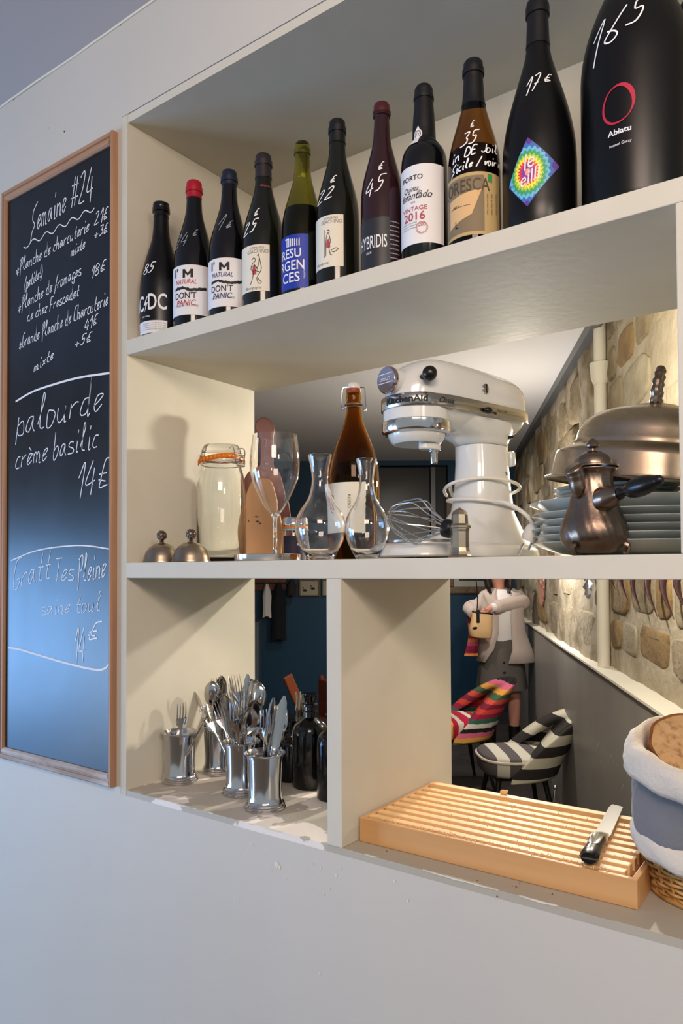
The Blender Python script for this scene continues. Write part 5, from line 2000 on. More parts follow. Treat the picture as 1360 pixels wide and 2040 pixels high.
# the cut loaf in the top basket
t = thing('bread_loaf', 'cut half loaf of brown bread with holey crumb, in the topmost basket', 'bread', (bkx + .002, bky - .012, LZ0 + .180), 0, None, (rad(8 + 26), rad(14), rad(4)))
N = 56
rings = []
for i, (f, z_) in enumerate([(.2, -.045), (.62, -.035), (.88, -.018), (.98, .0), (1.0, .018), (.985, .031), (.95, .031), (.90, .020)]):
    rings.append([(.098 * f * wob(2 * pi * j / N, .03, .5) * cos(2 * pi * j / N), .070 * f * wob(2 * pi * j / N, .05, 1.5) * sin(2 * pi * j / N), z_) for j in range(N)])
ob('crust', G().loft(rings, cap=True), M['crust'], t, ang=80)
g = G()
vs, fs = [], []
NR, NA = 16, 56
for i in range(NR + 1):
    for j in range(NA):
        a = 2 * pi * j / NA
        f = i / NR * .955
        x_, y_ = .098 * f * wob(a, .03, .5) * cos(a), .070 * f * wob(a, .05, 1.5) * sin(a)
        hz = noise.noise(Vector((x_ * 55, y_ * 70, 3))) * .0022
        hole = noise.noise(Vector((x_ * 95, y_ * 120, 9)))
        if hole > .28: hz -= .006 * min(1, (hole - .28) * 6)
        vs.append((x_, y_, .0318 + hz - .002 * (i / NR) ** 6))
for i in range(NR):
    for j in range(NA):
        k_ = (j + 1) % NA
        fs.append((i * NA + j, i * NA + k_, (i + 1) * NA + k_, (i + 1) * NA + j))
g.add(vs, fs)
ob('cut_face', g, M['crumbin'], t, ang=80)

# ================================================================== THE DINING ROOM BEHIND
A0 = cw(1360, 2.116, 0)
A1 = cw(1040, 6.76, 0)
tdir = (A1 - A0).normalized()
ndir = Vector((-tdir.y, tdir.x, 0))          # out of the stone wall, into the room
WM = Matrix(((tdir.x, -ndir.x, 0, A0.x), (tdir.y, -ndir.y, 0, A0.y), (0, 0, 1, 0), (0, 0, 0, 1)))


def wl(s, out, z):                            # along the wall, out of it, height -> world
    return A0 + tdir * s - (-ndir) * out + Vector((0, 0, z))


SEND = 6.0


def wall_place(o, kind=True):
    o.matrix_world = WM
    if kind: o['kind'] = 'structure'
    return o


# local coordinates of that wall: x along, y into the wall, z up ; ledge front edge is y = 0
SETB = .07
LEDGE = 1.05


def s_of(u, z_on=None):
    """distance along the ledge line at picture column u"""
    lo, hi = -1.2, 8
    for _ in range(40):
        mid = (lo + hi) / 2
        if proj(wl(mid, 0, 1.2))[0] > u: lo = mid
        else: hi = mid
    return (lo + hi) / 2


S_CORNER = s_of(1181)
w_st = ob('wall_right', G().box(-1.0, SEND, SETB, SETB + .3, 0, BCZ), M['mortar'], smooth=False)
wall_place(w_st)
# the far half of the wall is coated in rough plaster, a little proud
g = G()
nx, nz = 110, 50
vs, fs = [], []
s0, s1 = S_CORNER + .015, SEND
for i in range(nx + 1):
    for j in range(nz + 1):
        s_, z_ = s0 + (s1 - s0) * i / nx, LEDGE + (BCZ - LEDGE) * j / nz
        d = noise.noise(Vector((s_ * 3.2, z_ * 3.2, 1))) * .026 + noise.noise(Vector((s_ * 11, z_ * 11, 5))) * .014
        vs.append((s_, SETB - .03 - d, z_))
for i in range(nx):
    for j in range(nz):
        a = i * (nz + 1) + j
        fs.append((a, a + 1, a + nz + 2, a + nz + 1))
g.add(vs, fs)
rows_far = []
pl_ = ob('rough_plaster', g, M['plaster'], w_st, ang=80)


def stone(parent, s_, z_, w_, h_, out, k_):
    n = 16
    g = G()
    def outline(f, y_):
        r = []
        for j in range(n):
            a = 2 * pi * j / n + .2
            rr = 1 + .16 * noise.noise(Vector((cos(a) * 1.3 + k_ * 3.1, sin(a) * 1.3, k_)))
            cx_ = abs(cos(a)) ** .42 * (1 if cos(a) > 0 else -1)
            sz_ = abs(sin(a)) ** .42 * (1 if sin(a) > 0 else -1)
            r.append((w_ / 2 * cx_ * rr * f, y_, h_ / 2 * sz_ * rr * f))
        return r
    g.loft([outline(1.0, .01), outline(.985, -out * .55), outline(.95, -out * .9), outline(.80, -out * 1.0), outline(.5, -out * 1.04)])
    for i, p in enumerate(g.v):
        g.v[i] = p + Vector((0, noise.noise(p * 25 + Vector((k_, 0, 0))) * .008, 0))
    o = ob('stone', g, M['stone'][int(k_ * 7) % 5], parent, ang=50)
    o.location = (s_, SETB, z_)
    return o


random.seed(21)
# near half: coursed blocks, each its own piece
z_ = LEDGE + .13
row = 0
first = [.13, .25, .26, .24, .28, .22, .24, .2]
zz = LEDGE + .09
while zz < BCZ - .05:
    h_ = [.15, .19, .16, .22, .17, .20, .16][row % 7]
    s_ = -1.0 + random.uniform(0, .2)
    while s_ < S_CORNER - .10:
        w_ = random.choice([.24, .34, .42, .30, .20])
        if s_ + w_ > S_CORNER - .08: w_ = max(.08, S_CORNER - .08 - s_)
        if random.random() < .93:
            stone(w_st, s_ + w_ / 2, zz + h_ / 2 + random.uniform(-.015, .015), w_ * .90, h_ * .88, random.uniform(.004, .012), row * 3.7 + s_ * 5.1)
        s_ += w_ + random.uniform(.01, .03)
    zz += h_ + .02
    row += 1
# far half: patches of bare stone showing through the plaster
row = 0
zz = LEDGE + .05
while zz < BCZ - .1:
    h_ = [.2, .25, .22, .24][row % 4]
    s_ = S_CORNER + .12
    while s_ < SEND - .4:
        w_ = random.uniform(.4, .9)
        if random.random() < .8:
            o = stone(w_st, s_ + w_ / 2, zz + h_ / 2 + random.uniform(-.03, .03), w_ * .98, h_ * .96, random.uniform(.030, .042), row * 2.3 + s_ * 1.9)
        s_ += w_ + .03
    zz += h_ + .02
    row += 1
# pipe in the corner with collar, black strip painting the joint's shadow line beside it
ob('joint_shadow_strip', G().box(S_CORNER, S_CORNER + .014, SETB - .045, SETB + .01, LEDGE, BCZ), M['black'], w_st, smooth=False)
pp = thing('wall_pipe', 'plaster coloured vertical drain pipe with a collar on the stone wall', 'pipe', (0, 0, 0))
pp.matrix_world = WM
ob('pipe', G().tube([(S_CORNER - .036, SETB - .03, LEDGE), (S_CORNER - .036, SETB - .03, BCZ)], .028, 20), M['sill'], pp)
ob('collar', G().lathe([(.030, 0), (.042, .03), (.045, .085), (.047, .09), (.047, .10), (.030, .10)], 24, Matrix.Translation((S_CORNER - .036, SETB - .03, 2.36))), M['sill'], pp)
# panelled dado and its ledge
wall_place(ob('baseboard_right', G().box(-1.0, SEND, .0, SETB - .02, 0, LEDGE - .012), M['greypan'], smooth=False))
g = G()
n = 120
a0_, a1_ = [], []
vs, fs = [], []
for i in range(n + 1):
    s_ = -1.0 + (SEND + 1) * i / n
    e_ = .002 * noise.noise(Vector((s_ * 9, 0, 0)))
    vs += [(s_, -.012 + e_, LEDGE - .010), (s_, -.012 + e_, LEDGE), (s_, SETB + .01, LEDGE + .006 + .008 * noise.noise(Vector((s_ * 6, 3, 0)))), (s_, SETB + .01, LEDGE - .010)]
for i in range(n):
    a = i * 4
    for j in range(4):
        k_ = (j + 1) % 4
        fs.append((a + j, a + k_, a + 4 + k_, a + 4 + j))
g.add(vs, fs)
wall_place(ob('trim_7', g, M['sill'], smooth=False))
wall_place(ob('trim_8', G().box(-1.0, SEND, SETB - .075, SETB - .03, BCZ - .05, BCZ - .001), M['metal_grey'], smooth=False))
# scuffs on the dado
g = G()
random.seed(4)
for u, v in [(1205, 1490), (1211, 1499), (1217, 1507), (1222, 1518), (1228, 1525), (1196, 1518), (1191, 1484), (1240, 1568)]:
    r_ = ray(u, v)
    # hit plane of dado
    d = (A0 - CAM).dot(ndir) / r_.dot(ndir)
    p = CAM + r_ * d
    loc = WM.inverted() @ p
    l = random.uniform(.008, .02)
    g.add([(loc.x - l, -.0008, loc.z + l * .9), (loc.x - l * .8, -.0008, loc.z + l), (loc.x + l, -.0008, loc.z - l * .7), (loc.x + l * .8, -.0008, loc.z - l * .9)], [(0, 1, 2, 3)])
wall_place(ob('trim_9', g, M['sill'], smooth=False))

# blue end wall, left wall, floor, ceiling
ZF = 7.85
BM = Matrix(((R2.x, F2.x, 0, CAM.x + F2.x * ZF), (R2.y, F2.y, 0, CAM.y + F2.y * ZF), (0, 0, 1, 0), (0, 0, 0, 1)))


def bx(u, zc=ZF): return (u - 680) / FPX * zc


g = G()
D0, D1_ = bx(757), bx(893)
g.box(-2.6, D0, 0, .15, 0, BCZ)
g.box(D1_, 2.6, 0, .15, 0, BCZ)
g.box(D0, D1_, 0, .15, 2.62, BCZ)
o = ob('wall_back', g, M['blue'], smooth=False)
o.matrix_world = BM
o['kind'] = 'structure'
dr = bpy.data.objects.new('door_1', None)
COL.objects.link(dr)
dr.matrix_world = BM
dr['kind'] = 'structure'
ob('doorway_recess', G().box(D0, D1_, .14, .16, 0, 2.62), M['black'], dr, smooth=False)
ob('door_leaf', G().box(D0 + .0, bx(857), .04, .08, 0, 2.60), pm('dark_door_paint', '#1d1c1a', .3), dr, smooth=False)
ob('door_edge', G().box(bx(859), bx(868), .0, .05, 0, 2.60), M['metal_grey'], dr, smooth=False)
LW = -2.35
pl0 = Vector((CAM.x, CAM.y, 0)) + R2 * LW
g = G()
p0, p1 = pl0 + F2 * 3.5, pl0 + F2 * 8.0
q = Matrix(((F2.x, -R2.x, 0, pl0.x), (F2.y, -R2.y, 0, pl0.y), (0, 0, 1, 0), (0, 0, 0, 1)))
o = ob('wall_side', G().box(3.55, 8.0, 0, .15, 0, BCZ), M['blue'], smooth=False)
o.matrix_world = q
o['kind'] = 'structure'
# floor and ceiling follow the room outline
poly = [Vector((-3.3, DEP, 0)), Vector((.35, DEP, 0)), wl(-.9, -SETB - .2, 0), wl(SEND, -SETB - .2, 0), Vector((CAM.x, CAM.y, 0)) + R2 * 2.0 + F2 * 8.0, Vector((CAM.x, CAM.y, 0)) + R2 * -2.5 + F2 * 8.0, pl0 + F2 * 3.4 - R2 * .15]
for nm, z0, z1, mt in (('floor', -.05, 0, M['floor']), ('ceiling', BCZ, BCZ + .05, M['bceil'])):
    g = G().loft([[(p.x, p.y, z0) for p in poly], [(p.x, p.y, z1) for p in poly]])
    struct(ob(nm, g, mt, smooth=False))
# air vent / bright access panel in the ceiling
vp = None

# pictures on the blue wall
def picture(name, lab, u0, u1, v0, v1, fw, fmat, inner):
    zt, zb_ = 1.5 + (1137 - v0) * ZF / FPX, 1.5 + (1137 - v1) * ZF / FPX
    x0, x1 = bx(u0), bx(u1)
    t = thing(name, lab, 'picture')
    t.matrix_world = BM @ Matrix.Translation(((x0 + x1) / 2, -.002, (zt + zb_) / 2))
    w2, h2 = (x1 - x0) / 2, (zt - zb_) / 2
    for a in (-1, 1):
        ob('frame_bar', G().box(-w2, w2, -.03, 0, a * h2 - (fw if a > 0 else 0), a * h2 + (fw if a < 0 else 0)), fmat, t, smooth=False, bev=fw * .25)
        ob('frame_bar', G().box(a * w2 - (fw if a > 0 else 0), a * w2 + (fw if a < 0 else 0), -.0298, 0, -h2 + fw, h2 - fw), fmat, t, smooth=False, bev=fw * .25)
    ob('mount', G().box(-w2 + fw, w2 - fw, -.012, -.001, -h2 + fw, h2 - fw), inner, t, smooth=False)
    return t, w2, h2


cream_m = pm('aged_paper', '#a29a86', .8)
t, w2, h2 = picture('bird_print', 'small framed print of two birds on the blue wall', 596, 636, 1154, 1187, .012, M['gilt'], cream_m)
for sx_s, dz_ in ((-.45, -.01), (.35, .01)):
    g = G().ball((sx_s * w2, -.014, -.2 * h2 + dz_), .018, 12, 8, (1.3, .15, .7)).ball((sx_s * w2 - .02, -.014, .1 * h2 + dz_), .008, 10, 6, (1, .2, 1)).tube([(sx_s * w2 - .018, -.014, -.1 * h2 + dz_), (sx_s * w2 - .02, -.014, .1 * h2 + dz_)], .005, 6, flat=.3)
    ob('painted_bird', g, M['ink'], t)
picture('framed_print', 'framed print cut off by the divider, right of the bird print', 641, 682, 1154, 1187, .012, M['gilt'], cream_m)
t, w2, h2 = picture('large_picture', 'large picture in a carved brown frame behind the standing person', 889, 985, 974, 1184, .075, M['gilt'], M['mat_board'])
ob('picture_print', G().box(-w2 + .13, w2 - .10, -.016, -.0125, -h2 + .14, h2 - .12), M['darkart'], t, smooth=False)

# coats and shelf at the far left, seen through the cutlery bay
def wpos(u, zc, z): return cw(u, zc, z)


rack = thing('coat_rack', 'brown wall shelf with coat pegs high on the blue wall', 'coat rack')
rack.matrix_world = BM @ Matrix.Translation((bx(548), -.0, 0))
ob('shelf_board', G().box(-.28, .12, -.075, -.002, 1.38, 1.42), M['mahog'], rack, smooth=False)
ob('peg_rail', G().box(-.28, .12, -.03, -.002, 1.30, 1.36), M['mahog'], rack, smooth=False)


def coat(name, lab, cat, uc, zt, zb_, wd, mat, dpt, off=.10):
    o = thing(name, lab, cat)
    o.matrix_world = BM @ Matrix.Translation((bx(uc), -off, 0))
    rings = []
    n = 28
    for i in range(9):
        f = i / 8
        z_ = zt + (zb_ - zt) * f
        w_ = wd * (.35 + .65 * min(1, f * 3)) * (1 + .06 * sin(f * 7))
        rings.append([(w_ / 2 * (1 + .07 * sin(5 * 2 * pi * j / n + f * 2)) * cos(2 * pi * j / n), dpt * (1 + .15 * sin(6 * 2 * pi * j / n)) * sin(2 * pi * j / n), z_ + .01 * sin(3 * 2 * pi * j / n)) for j in range(n)])
    ob('garment', G().loft(rings), mat, o, ang=80)
    ob('hanging_loop', G().tube([(0, .02, zt - .01), (.01, .03, zt + .03), (-.01, .03, zt + .03), (0, .02, zt - .01)], .004, 6), M['black'], o)
    return o


coat('coat', 'dark coat hanging from the pegs on the blue wall', 'coat', 556, 1.36, .78, .15, M['coat'], .05)
coat('coat', 'brown-grey coat hanging on the blue wall, right of the darker coat', 'coat', 582, 1.40, 1.24, .10, M['coat2'], .04, .12)
coat('apron', 'white apron hanging beside the coats', 'apron', 533, 1.36, 1.02, .09, M['blouse'], .02, .10)
fr = thing('pale_cabinet', 'narrow grey-blue cabinet standing against the blue wall', 'cabinet')
fr.matrix_world = BM @ Matrix.Translation((bx(508), -.30, 0))
ob('carcass', G().box(-.25, .07, 0, .29, 0, .98), pm('grey_blue_paint', '#566470', .5), fr, smooth=False, bev=.004)
ob('door', G().box(-.245, .065, -.014, -.001, .03, .95), pm('grey_blue_door', '#5c6a76', .5), fr, smooth=False, bev=.004)

# a wooden chair tilted against the wall in the back left (only its brown slats show)
t = thing('wooden_chair', 'brown wooden chair with leaning back rail seen above the dark bottles', 'chair')
t.matrix_world = Matrix.Translation(cw(632, 4.6, 0)) @ Matrix.Rotation(YAW + .5, 4, 'Z')
lean = Matrix.Rotation(rad(-28), 4, 'Y')
ob('back_rail', G().box(-.030, .03, -.012, .012, .70, .98, Matrix.Translation((.19, 0, -.03)) @ Matrix.Rotation(rad(-24), 4, 'Y')), pm('orange_brown_wood', '#8e4a2c', .4), t, smooth=False, bev=.006)
ob('seat', G().box(-.10, .35, -.20, .22, .43, .47), M['mahog'], t, smooth=False, bev=.01)
ob('backrest', G().box(.10, .135, -.18, .20, .56, .80), pm('red_brown_wood', '#6e3424', .4), t, smooth=False, bev=.01)
for a, b in ((-.08, -.17), (.32, -.17), (-.08, .19), (.32, .19)):
    ob('leg', G().tube([(a, b, 0), (a, b, .44)], .017, 10), M['mahog'], t)
for b in (-.16, .18):
    ob('post', G().tube([(.11, b, .44), (.117, b, .82)], .014, 10), M['mahog'], t)


# ================================================================== SHELL CHAIRS
def shell_chair(name, lab, zc, u, seatz, mseat, mback, scale, rz, group=None, mrim=None, fringe=None):
    t = thing(name, lab, 'chair', cw(u, zc, 0), rz, group)
    S_ = scale
    # seat pad: rounded D shape, front toward -X
    n = 40
    def sp(f, z_):
        r = []
        for j in range(n):
            a = 2 * pi * j / n
            x_ = .235 * abs(cos(a)) ** .7 * (1 if cos(a) > 0 else -1)
            y_ = .235 * abs(sin(a)) ** .7 * (1 if sin(a) > 0 else -1)
            r.append((x_ * f * S_, y_ * f * S_, z_))
        return r
    ob('seat', G().loft([sp(.90, seatz - .125 * S_), sp(.98, seatz - .105 * S_), sp(1.0, seatz - .045 * S_), sp(.985, seatz - .012 * S_), sp(.93, seatz), sp(.6, seatz + .008 * S_), sp(.2, seatz + .010 * S_)]), mseat, t, ang=80)
    if mrim: ob('seat_piping', G().tube([tuple(p) for p in sp(1.0, seatz - .028 * S_)], .009 * S_, 8, True), mrim, t)
    # back shell: a scoop that wraps the rear of the seat, tallest at the middle
    NA, NH = 30, 12
    rings = []
    th = .036 * S_
    zl = seatz - .15 * S_
    for i in range(NH + 1):
        f = i / NH
        ro, ri = [], []
        for j in range(NA + 1):
            q_ = -1 + 2 * j / NA
            a = rad(108) * q_
            top = seatz + (-.11 + .39 * (1 - abs(q_) ** 2.6)) * S_
            z_ = zl + (top - zl) * f
            h_ = (z_ - zl) / S_
            lean = (.60 * h_ ** 1.1) * (cos(a * .5) ** .5) * S_
            R_ = .250 * S_ * (1 - .15 * h_)
            edge = 1 - .55 * (f ** 8) - .35 * (abs(q_) ** 10)
            for lst, rr in ((ro, R_ + th / 2 * edge), (ri, R_ - th / 2 * edge)):
                lst.append((rr * cos(a) + lean - .02 * S_, rr * sin(a), z_))
        rings.append(ro + ri[::-1])
    ob('backrest', G().loft(rings), mback, t, sub=1, ang=80)
    for a, b in ((-.17, -.17), (.17, -.17), (-.17, .17), (.17, .17)):
        ob('leg', G().tube([(a * S_ * .8, b * S_ * .8, seatz - .12 * S_), (a * S_ * 1.25, b * S_ * 1.25, .0)], [.018 * S_, .010 * S_], 10), M['black'], t)
    ob('seat_frame', G().box(-.16 * S_, .16 * S_, -.16 * S_, .16 * S_, seatz - .15 * S_, seatz - .125 * S_), M['black'], t, smooth=False)
    return t


ZCH = 4.25
rzc = atan2(-ndir.y, -ndir.x)
sb1 = bands('striped_seat_cloth', ['#cdc8ba', '#5c5456'], 0, .064, .15)
sb2 = bands('striped_back_cloth', ['#c3bda9', '#2a2523'], 2, .057, .30)
shell_chair('striped_chair', 'black and cream striped shell chair against the grey dado', ZCH, 1022, .47, sb1, sb2, .90, rzc + .18, None, M['linen'])
kil1 = bands('kilim_back_cloth', ['#c33a30', '#7a1630', '#c84a3a', '#3f5a3a', '#d0923c', '#c8607a', '#141214', '#c9c4b8', '#2f5a48', '#8e1638'], 2, .030, .2, .95, .06)
kil2 = bands('kilim_seat_cloth', ['#a81434', '#b01a3a', '#d8d2c4', '#a81434', '#5c7a4a', '#d09a3c', '#a0122e', '#c2b8a8'], 0, .036, .0, .95, .08)
shell_chair('kilim_chair', 'red patterned kilim-covered shell chair in front of the standing person', 5.2, 903, .48, kil2, kil1, 1.0, rzc + .30)
# a thin bright chair leg / rail by the dado
t = thing('folding_stand', 'slim pale metal stand legs between the striped chair and the dado', 'stand', cw(1100, 3.9, 0), YAW)
ob('top_joint', G().ball((0, 0, .36), .012, 12, 8), M['steel'], t)
for dx, dy in ((.09, .02), (-.02, .12), (-.05, -.05)):
    ob('leg', G().tube([(0, 0, .36), (dx, dy, 0)], .006, 8), M['steel'], t)

# ================================================================== WALL ORNAMENTS ON THE STONE
def hit_wall(u, v, out=0.0):
    r_ = ray(u, v)
    P = A0 + ndir * (out - SETB)
    d = (P - CAM).dot(ndir) / r_.dot(ndir)
    return WM.inverted() @ (CAM + r_ * d)


c0 = hit_wall(1300, 1075, .05)
t = thing('spiked_ornament', 'row of dark purple curved spikes hanging on the stone wall', 'ornament')
t.matrix_world = WM @ Matrix.Translation(c0)
ob('ring', G().tube([(.10 * cos(a * pi / 12), -.005, .05 * sin(a * pi / 12)) for a in range(24)], .012, 8, True), M['spike'], t)
for utip, vtip, ur in ((1251, 1198, 1246), (1276, 1219, 1270), (1310, 1232, 1298), (1343, 1236, 1328), (1226, 1175, 1224), (1372, 1225, 1356)):
    tp = hit_wall(utip, vtip, .05) - c0
    rt = hit_wall(ur, 1110, .05) - c0
    rt.z = min(rt.z, .05)
    md = (tp + rt) / 2 + Vector((.012, -.02, 0))
    ob('spike', G().tube(smooth_pts([rt * .6, rt, md, tp], 6), [.013] * 6 + [.014, .0135, .013, .0125, .012, .011] + [.010, .008, .0065, .005, .0035, .002] + [.0005], 10, flat=.5), M['spike'], t, ang=80)


def fan(u, v, r, nleaf, name, lab, mat, a0_, a1_, out=.055):
    c_ = hit_wall(u, v, out)
    t = thing(name, lab, 'ornament')
    t.matrix_world = WM @ Matrix.Translation(c_)
    for i in range(nleaf):
        a = a0_ + (a1_ - a0_) * i / (nleaf - 1)
        d = Vector((cos(a), 0, sin(a)))
        pr = Vector((-sin(a), 0, cos(a)))
        hw = r * abs(a1_ - a0_) / nleaf * .48
        g = G().add([d * r * .12 + Vector((0, -.004, 0)), d * r + pr * hw, d * r + Vector((0, -.014, 0)), d * r - pr * hw, d * r * 1.08], [(0, 1, 2), (0, 2, 3), (1, 4, 2), (2, 4, 3)])
        ob('leaf', g, mat, t, smooth=False)
    ob('boss', G().ball((0, -.006, 0), r * .16, 14, 8, (1, .5, 1)), mat, t)
    return t


fan(1079, 1163, .155, 14, 'fan_ornament', 'coppery pleated sunburst ornament on the stone wall', M['copperleaf'], rad(-170), rad(170))
fan(1172, 1150, .10, 12, 'fan_ornament', 'small silvery spiked sunburst ornament near the wall pipe', M['mirror'], rad(-180), rad(150))

# ================================================================== THE PERSON
ZP = 6.0
pu = 990
PM = Matrix(((R2.x, F2.x, 0, 0), (R2.y, F2.y, 0, 0), (0, 0, 1, 0), (0, 0, 0, 1)))
PO = cw(pu, ZP, 0)
per = thing('person', 'person in beige cardigan and grey buttoned skirt reaching into a bag', 'person', PO, YAW)
KP = ZP / FPX


def pp_(u, v, y=0.0):                 # local point of the person from a picture point, y = away from camera
    k_ = (ZP + y) / FPX
    return Vector(((u - 680) * k_ - (pu - 680) * KP, y, 1.5 + (1137 - v) * k_))


# body: one skinned surface
vtx, edg, rad_ = [], [], []


def V_(p, r):
    vtx.append(tuple(p))
    rad_.append(r)
    return len(vtx) - 1


def chain(pts, start=None):
    last = start
    for p, r in pts:
        i = V_(p, r)
        if last is not None: edg.append((last, i))
        last = i
    return last


pel = V_((.035, 0, .86), .125)
w_ = chain([((.035, 0, .98), .105), ((.03, -.01, 1.12), .115), ((.025, -.01, 1.24), .118)], pel)
nk = chain([((.012, -.015, 1.335), .052), ((.000, -.025, 1.39), .046)], w_)
hd = chain([((-.004, -.035, 1.445), .068), ((-.004, -.035, 1.50), .082), ((-.004, -.025, 1.555), .078), ((-.004, -.015, 1.60), .045)], nk)
# her right arm (left in the picture)
shr = chain([((-.10, -.01, 1.275), .052)], w_)
e1 = pp_(934, 1212, .02)
h1_ = pp_(944, 1226, -.14)
aR = chain([((-.16, 0, 1.20), .046), (tuple(e1), .040), (tuple(e1.lerp(h1_, .55)), .032), (tuple(h1_), .024)], shr)
hand1 = chain([(tuple(h1_ + Vector((.018, -.01, -.012))), .026)], aR)
shl = chain([((.155, -.01, 1.285), .054)], w_)
e2 = pp_(1034, 1200, -.06)
h2_ = pp_(972, 1214, -.22)
aL = chain([((.195, -.02, 1.22), .048), (tuple(e2), .041), (tuple(e2.lerp(h2_, .55)), .033), (tuple(h2_), .024)], shl)
hand2 = chain([(tuple(h2_ + Vector((-.02, 0, -.02))), .026)], aL)
for hnd, base_, dirs in ((hand1, h1_, 1), (hand2, h2_, -1)):
    b0 = Vector(vtx[hnd])
    for q in range(4):
        o_ = Vector((dirs * .004 * q, -.012, .016 - .011 * q))
        ln = [.030, .034, .032, .026][q]
        chain([(tuple(b0 + o_ + Vector((dirs * .016, -.004, 0))), .0085), (tuple(b0 + o_ + Vector((dirs * (.016 + ln * .6), -.004, -.008))), .008), (tuple(b0 + o_ + Vector((dirs * (.016 + ln * .8), .006, -.022))), .0072)], hnd)
    chain([(tuple(b0 + Vector((0, -.024, .016))), .0095), (tuple(b0 + Vector((dirs * .018, -.034, .012))), .0085)], hnd)
for sx_l, ux in ((-.075, 968), (.12, 1006)):
    hip = chain([((sx_l * .9 + .01, 0, .78), .088)], pel)
    chain([((sx_l, .0, .60), .072), ((sx_l + .005, -.01, .47), .056), ((sx_l + .008, .01, .34), .052), ((sx_l + .01, .02, .20), .038), ((sx_l + .01, .02, .08), .034), ((sx_l + .012, -.06, .035), .032), ((sx_l + .014, -.13, .028), .026)], hip)
me = bpy.data.meshes.new('body')
me.from_pydata(vtx, edg, [])
me.materials.append(M['skin'])
bo = bpy.data.objects.new('body', me)
COL.objects.link(bo)
bo.parent = per
md = bo.modifiers.new('skin', 'SKIN')
md.use_smooth_shade = True
for i, sv in enumerate(me.skin_vertices[0].data if len(me.skin_vertices) else []):
    sv.radius = (rad_[i], rad_[i])
if not len(me.skin_vertices):
    pass
sb_ = bo.modifiers.new('sub', 'SUBSURF')
sb_.levels = sb_.render_levels = 2


def ell(cx_, cy_, z_, a, b, n=36, w=0, k_=0, open_=None):
    return [(cx_ + a * (1 + w * sin(5 * 2 * pi * j / n + k_)) * cos(2 * pi * j / n), cy_ + b * (1 + w * sin(6 * 2 * pi * j / n + k_)) * sin(2 * pi * j / n), z_) for j in range(n)]


# face
ob('nose', G().loft([ell(-.006, -.118, 1.490, .013, .014, 12), ell(-.006, -.112, 1.512, .009, .010, 12), ell(-.006, -.103, 1.535, .006, .006, 12)]), M['skin'], bo)
ob('mouth', G().ball((-.006, -.104, 1.452), .022, 14, 8, (1, .35, .34)), pm('lips', '#a8474a', .4), bo)
for s_ in (-1, 1):
    ob('eye', G().ball((-.006 + s_ * .030, -.105, 1.532), .011, 12, 8, (1, .5, .6)), pm('eye_%d' % (s_ + 1), '#2a2220', .2), bo)
    ob('ear', G().ball((-.004 + s_ * .083, -.025, 1.51), .022, 12, 8, (.4, .7, 1.2)), M['skin'], bo)
# hair: cap plus two side falls
ob('hair', G().loft([ell(-.004, .000, 1.60, .100, .100), ell(-.004, -.005, 1.655, .082, .085), ell(-.004, -.005, 1.690, .045, .05)]).loft([ell(-.004, .045, 1.36, .085, .045, w=.05), ell(-.004, .035, 1.45, .100, .062, w=.04), ell(-.004, .025, 1.55, .104, .080), ell(-.004, .01, 1.61, .10, .09)]), M['hair'], per)
for s_ in (-1, 1):
    ob('hair_lock', G().tube(smooth_pts([(-.004 + s_ * .075, -.045, 1.61), (-.004 + s_ * .097, -.055, 1.54), (-.004 + s_ * .094, -.065, 1.45), (-.004 + s_ * .085, -.085, 1.36), (-.004 + s_ * .070, -.10, 1.31)], 4), [.030] * 5 + [.034] * 8 + [.020] * 4, 12, flat=.7), M['hair'], per)
# blouse
ob('blouse', G().loft([ell(.035, -.005, .93, .135, .115, w=.03), ell(.03, -.015, 1.05, .130, .125, w=.02), ell(.03, -.02, 1.2, .145, .135), ell(.02, -.02, 1.30, .120, .105), ell(.012, -.02, 1.345, .070, .070)]), M['blouse'], per, ang=80)
# skirt with a button row
ob('skirt', G().loft([ell(.035, 0, .96, .130, .115), ell(.035, 0, .86, .165, .145, w=.02), ell(.03, 0, .70, .185, .160, w=.035), ell(.03, 0, .545, .205, .175, w=.05, k_=.6)]), M['skirt'], per, ang=80)
for i in range(5):
    zz_ = .92 - i * .075
    ob('button', G().ball((.012, -.115 - .055 * min(1, i * .35), zz_), .011, 10, 6, (1, .4, 1)), M['boot'], per)


# cardigan: open front, two panels and a back
def panel(rings_pts, name):
    ob(name, G().loft(rings_pts, cap=False, closed=False), M['cardigan'], per, ang=80, solid=.008)


def arc(cx_, cy_, z_, a, b, t0, t1, n=22, w=.02, k_=0):
    return [(cx_ + a * (1 + w * sin(7 * th + k_)) * cos(th), cy_ + b * (1 + w * sin(9 * th + k_)) * sin(th), z_) for th in [rad(t0 + (t1 - t0) * j / n) for j in range(n + 1)]]


# wraps from right-front edge round the back to the left-front edge; -90 deg faces the camera
panel([arc(.02, -.01, 1.352, .100, .085, -62, 242), arc(.025, -.012, 1.315, .165, .118, -66, 246), arc(.03, -.012, 1.26, .185, .135, -72, 250), arc(.03, -.01, 1.14, .172, .145, -76, 252), arc(.04, -.005, 1.0, .180, .150, -78, 248),
       arc(.055, 0, .87, .215, .170, -84, 236, w=.03), arc(.075, 0, .765, .240, .185, -98, 215, w=.04)], 'cardigan')


def sleeve(p, name):
    ob(name, G().tube(smooth_pts([a for a, b in p], 4), [b for b in sum([[p[i][1]] * 4 for i in range(len(p) - 1)], [])] + [p[-1][1]], 16), M['cardigan'], per, ang=80)


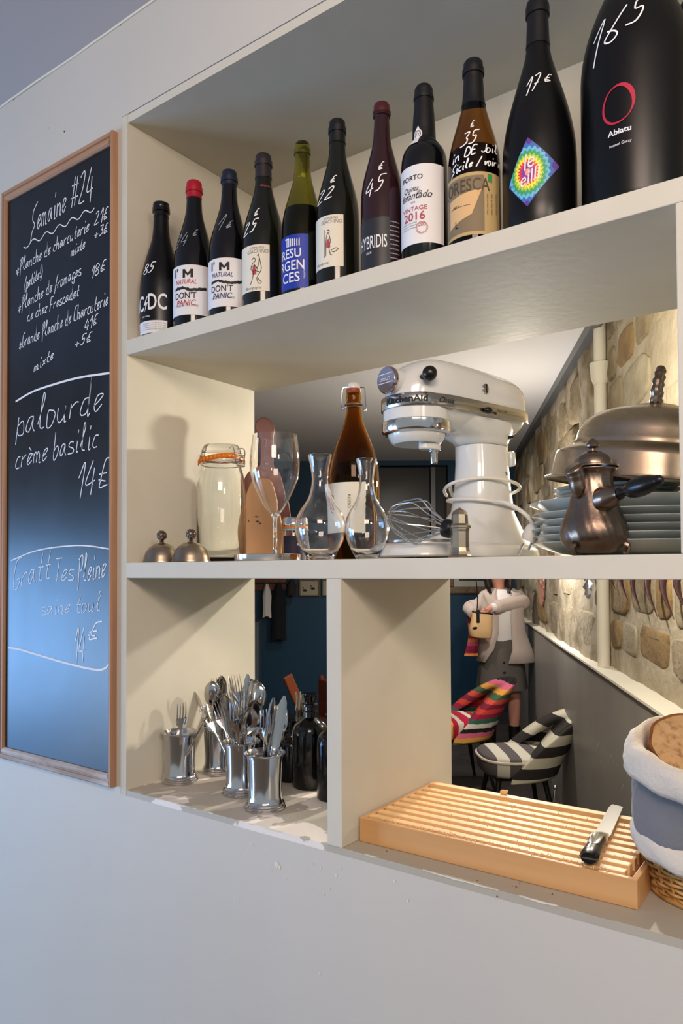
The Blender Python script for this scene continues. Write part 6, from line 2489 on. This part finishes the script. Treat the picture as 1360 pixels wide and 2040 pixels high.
sleeve([((-.085, -.01, 1.295), .060), ((-.15, 0, 1.215), .060), (tuple(e1), .055), (tuple(e1.lerp(h1_, .5)), .050), (tuple(e1.lerp(h1_, .85)), .042)], 'sleeve')
sleeve([((.135, -.01, 1.305), .062), ((.19, -.02, 1.235), .064), (tuple(e2), .060), (tuple(e2.lerp(h2_, .5)), .052), (tuple(e2.lerp(h2_, .82)), .044)], 'sleeve')
ob('shirt_cuff', G().tube([tuple(e2.lerp(h2_, .80)), tuple(e2.lerp(h2_, .93))], [.036, .032], 16), M['blouse'], per)
for sx_l in (-.065, .13):
    ob('boot', G().loft([ell(sx_l, .02, .24, .048, .050, 20), ell(sx_l, .02, .12, .044, .048, 20), ell(sx_l, .0, .06, .046, .075, 20), ell(sx_l, -.03, .022, .048, .115, 20), ell(sx_l, -.03, .0, .047, .115, 20)]), M['boot'], per)
# the handbag held open in front, and the bright scarf hanging behind it
bg = pp_(957, 1246, -.27)
bag = thing('handbag', 'beige leather handbag with black straps held by the person', 'bag', PO + Matrix.Rotation(YAW, 3, 'Z') @ bg, YAW + .15)
rings = []
for z_, a, b in ((-.095, .062, .032), (-.100, .075, .04), (-.09, .088, .048), (-.03, .090, .052), (.04, .082, .046), (.085, .080, .036), (.092, .078, .034)):
    rings.append([(a * abs(cos(th)) ** .6 * (1 if cos(th) > 0 else -1) + z_ * .12, b * abs(sin(th)) ** .8 * (1 if sin(th) > 0 else -1), z_ - .012 * cos(th)) for th in [2 * pi * j / 32 for j in range(32)]])
ob('bag_body', G().loft(rings[1:]), M['straw'], bag, ang=80)
ob('rim_binding', G().tube([tuple(p) for p in rings[-1]], .006, 8, True), M['boot'], bag)
ob('bag_tab', G().box(-.055, -.030, -.055, -.045, .02, .12), M['boot'], bag, smooth=False, bev=.003)
ob('shoulder_strap', G().tube(smooth_pts([(-.045, -.03, .10), (-.035, -.02, .20), (-.02, .06, .36), (-.02, .16, .45)], 4), .008, 8, flat=.4), M['boot'], bag)
ob('bag_clasp', G().ball((-.065, -.045, -.02), .014, 10, 6, (1.6, .5, .8)), M['boot'], bag)
sc0 = pp_(935, 1265, -.05)
o = thing('scarf', 'bright pink patterned scarf hanging below the person\'s bag hand', 'scarf', PO + Matrix.Rotation(YAW, 3, 'Z') @ sc0, YAW)
g = G()
rings = []
for i in range(8):
    f = i / 7
    z_ = .16 - .33 * f
    rings.append(ell(.0 + .02 * sin(f * 3), 0, z_, .022 + .028 * f, .018, 20, .15, f * 3))
ob('cloth', g.loft(rings), M['scarf'], o, ang=80)
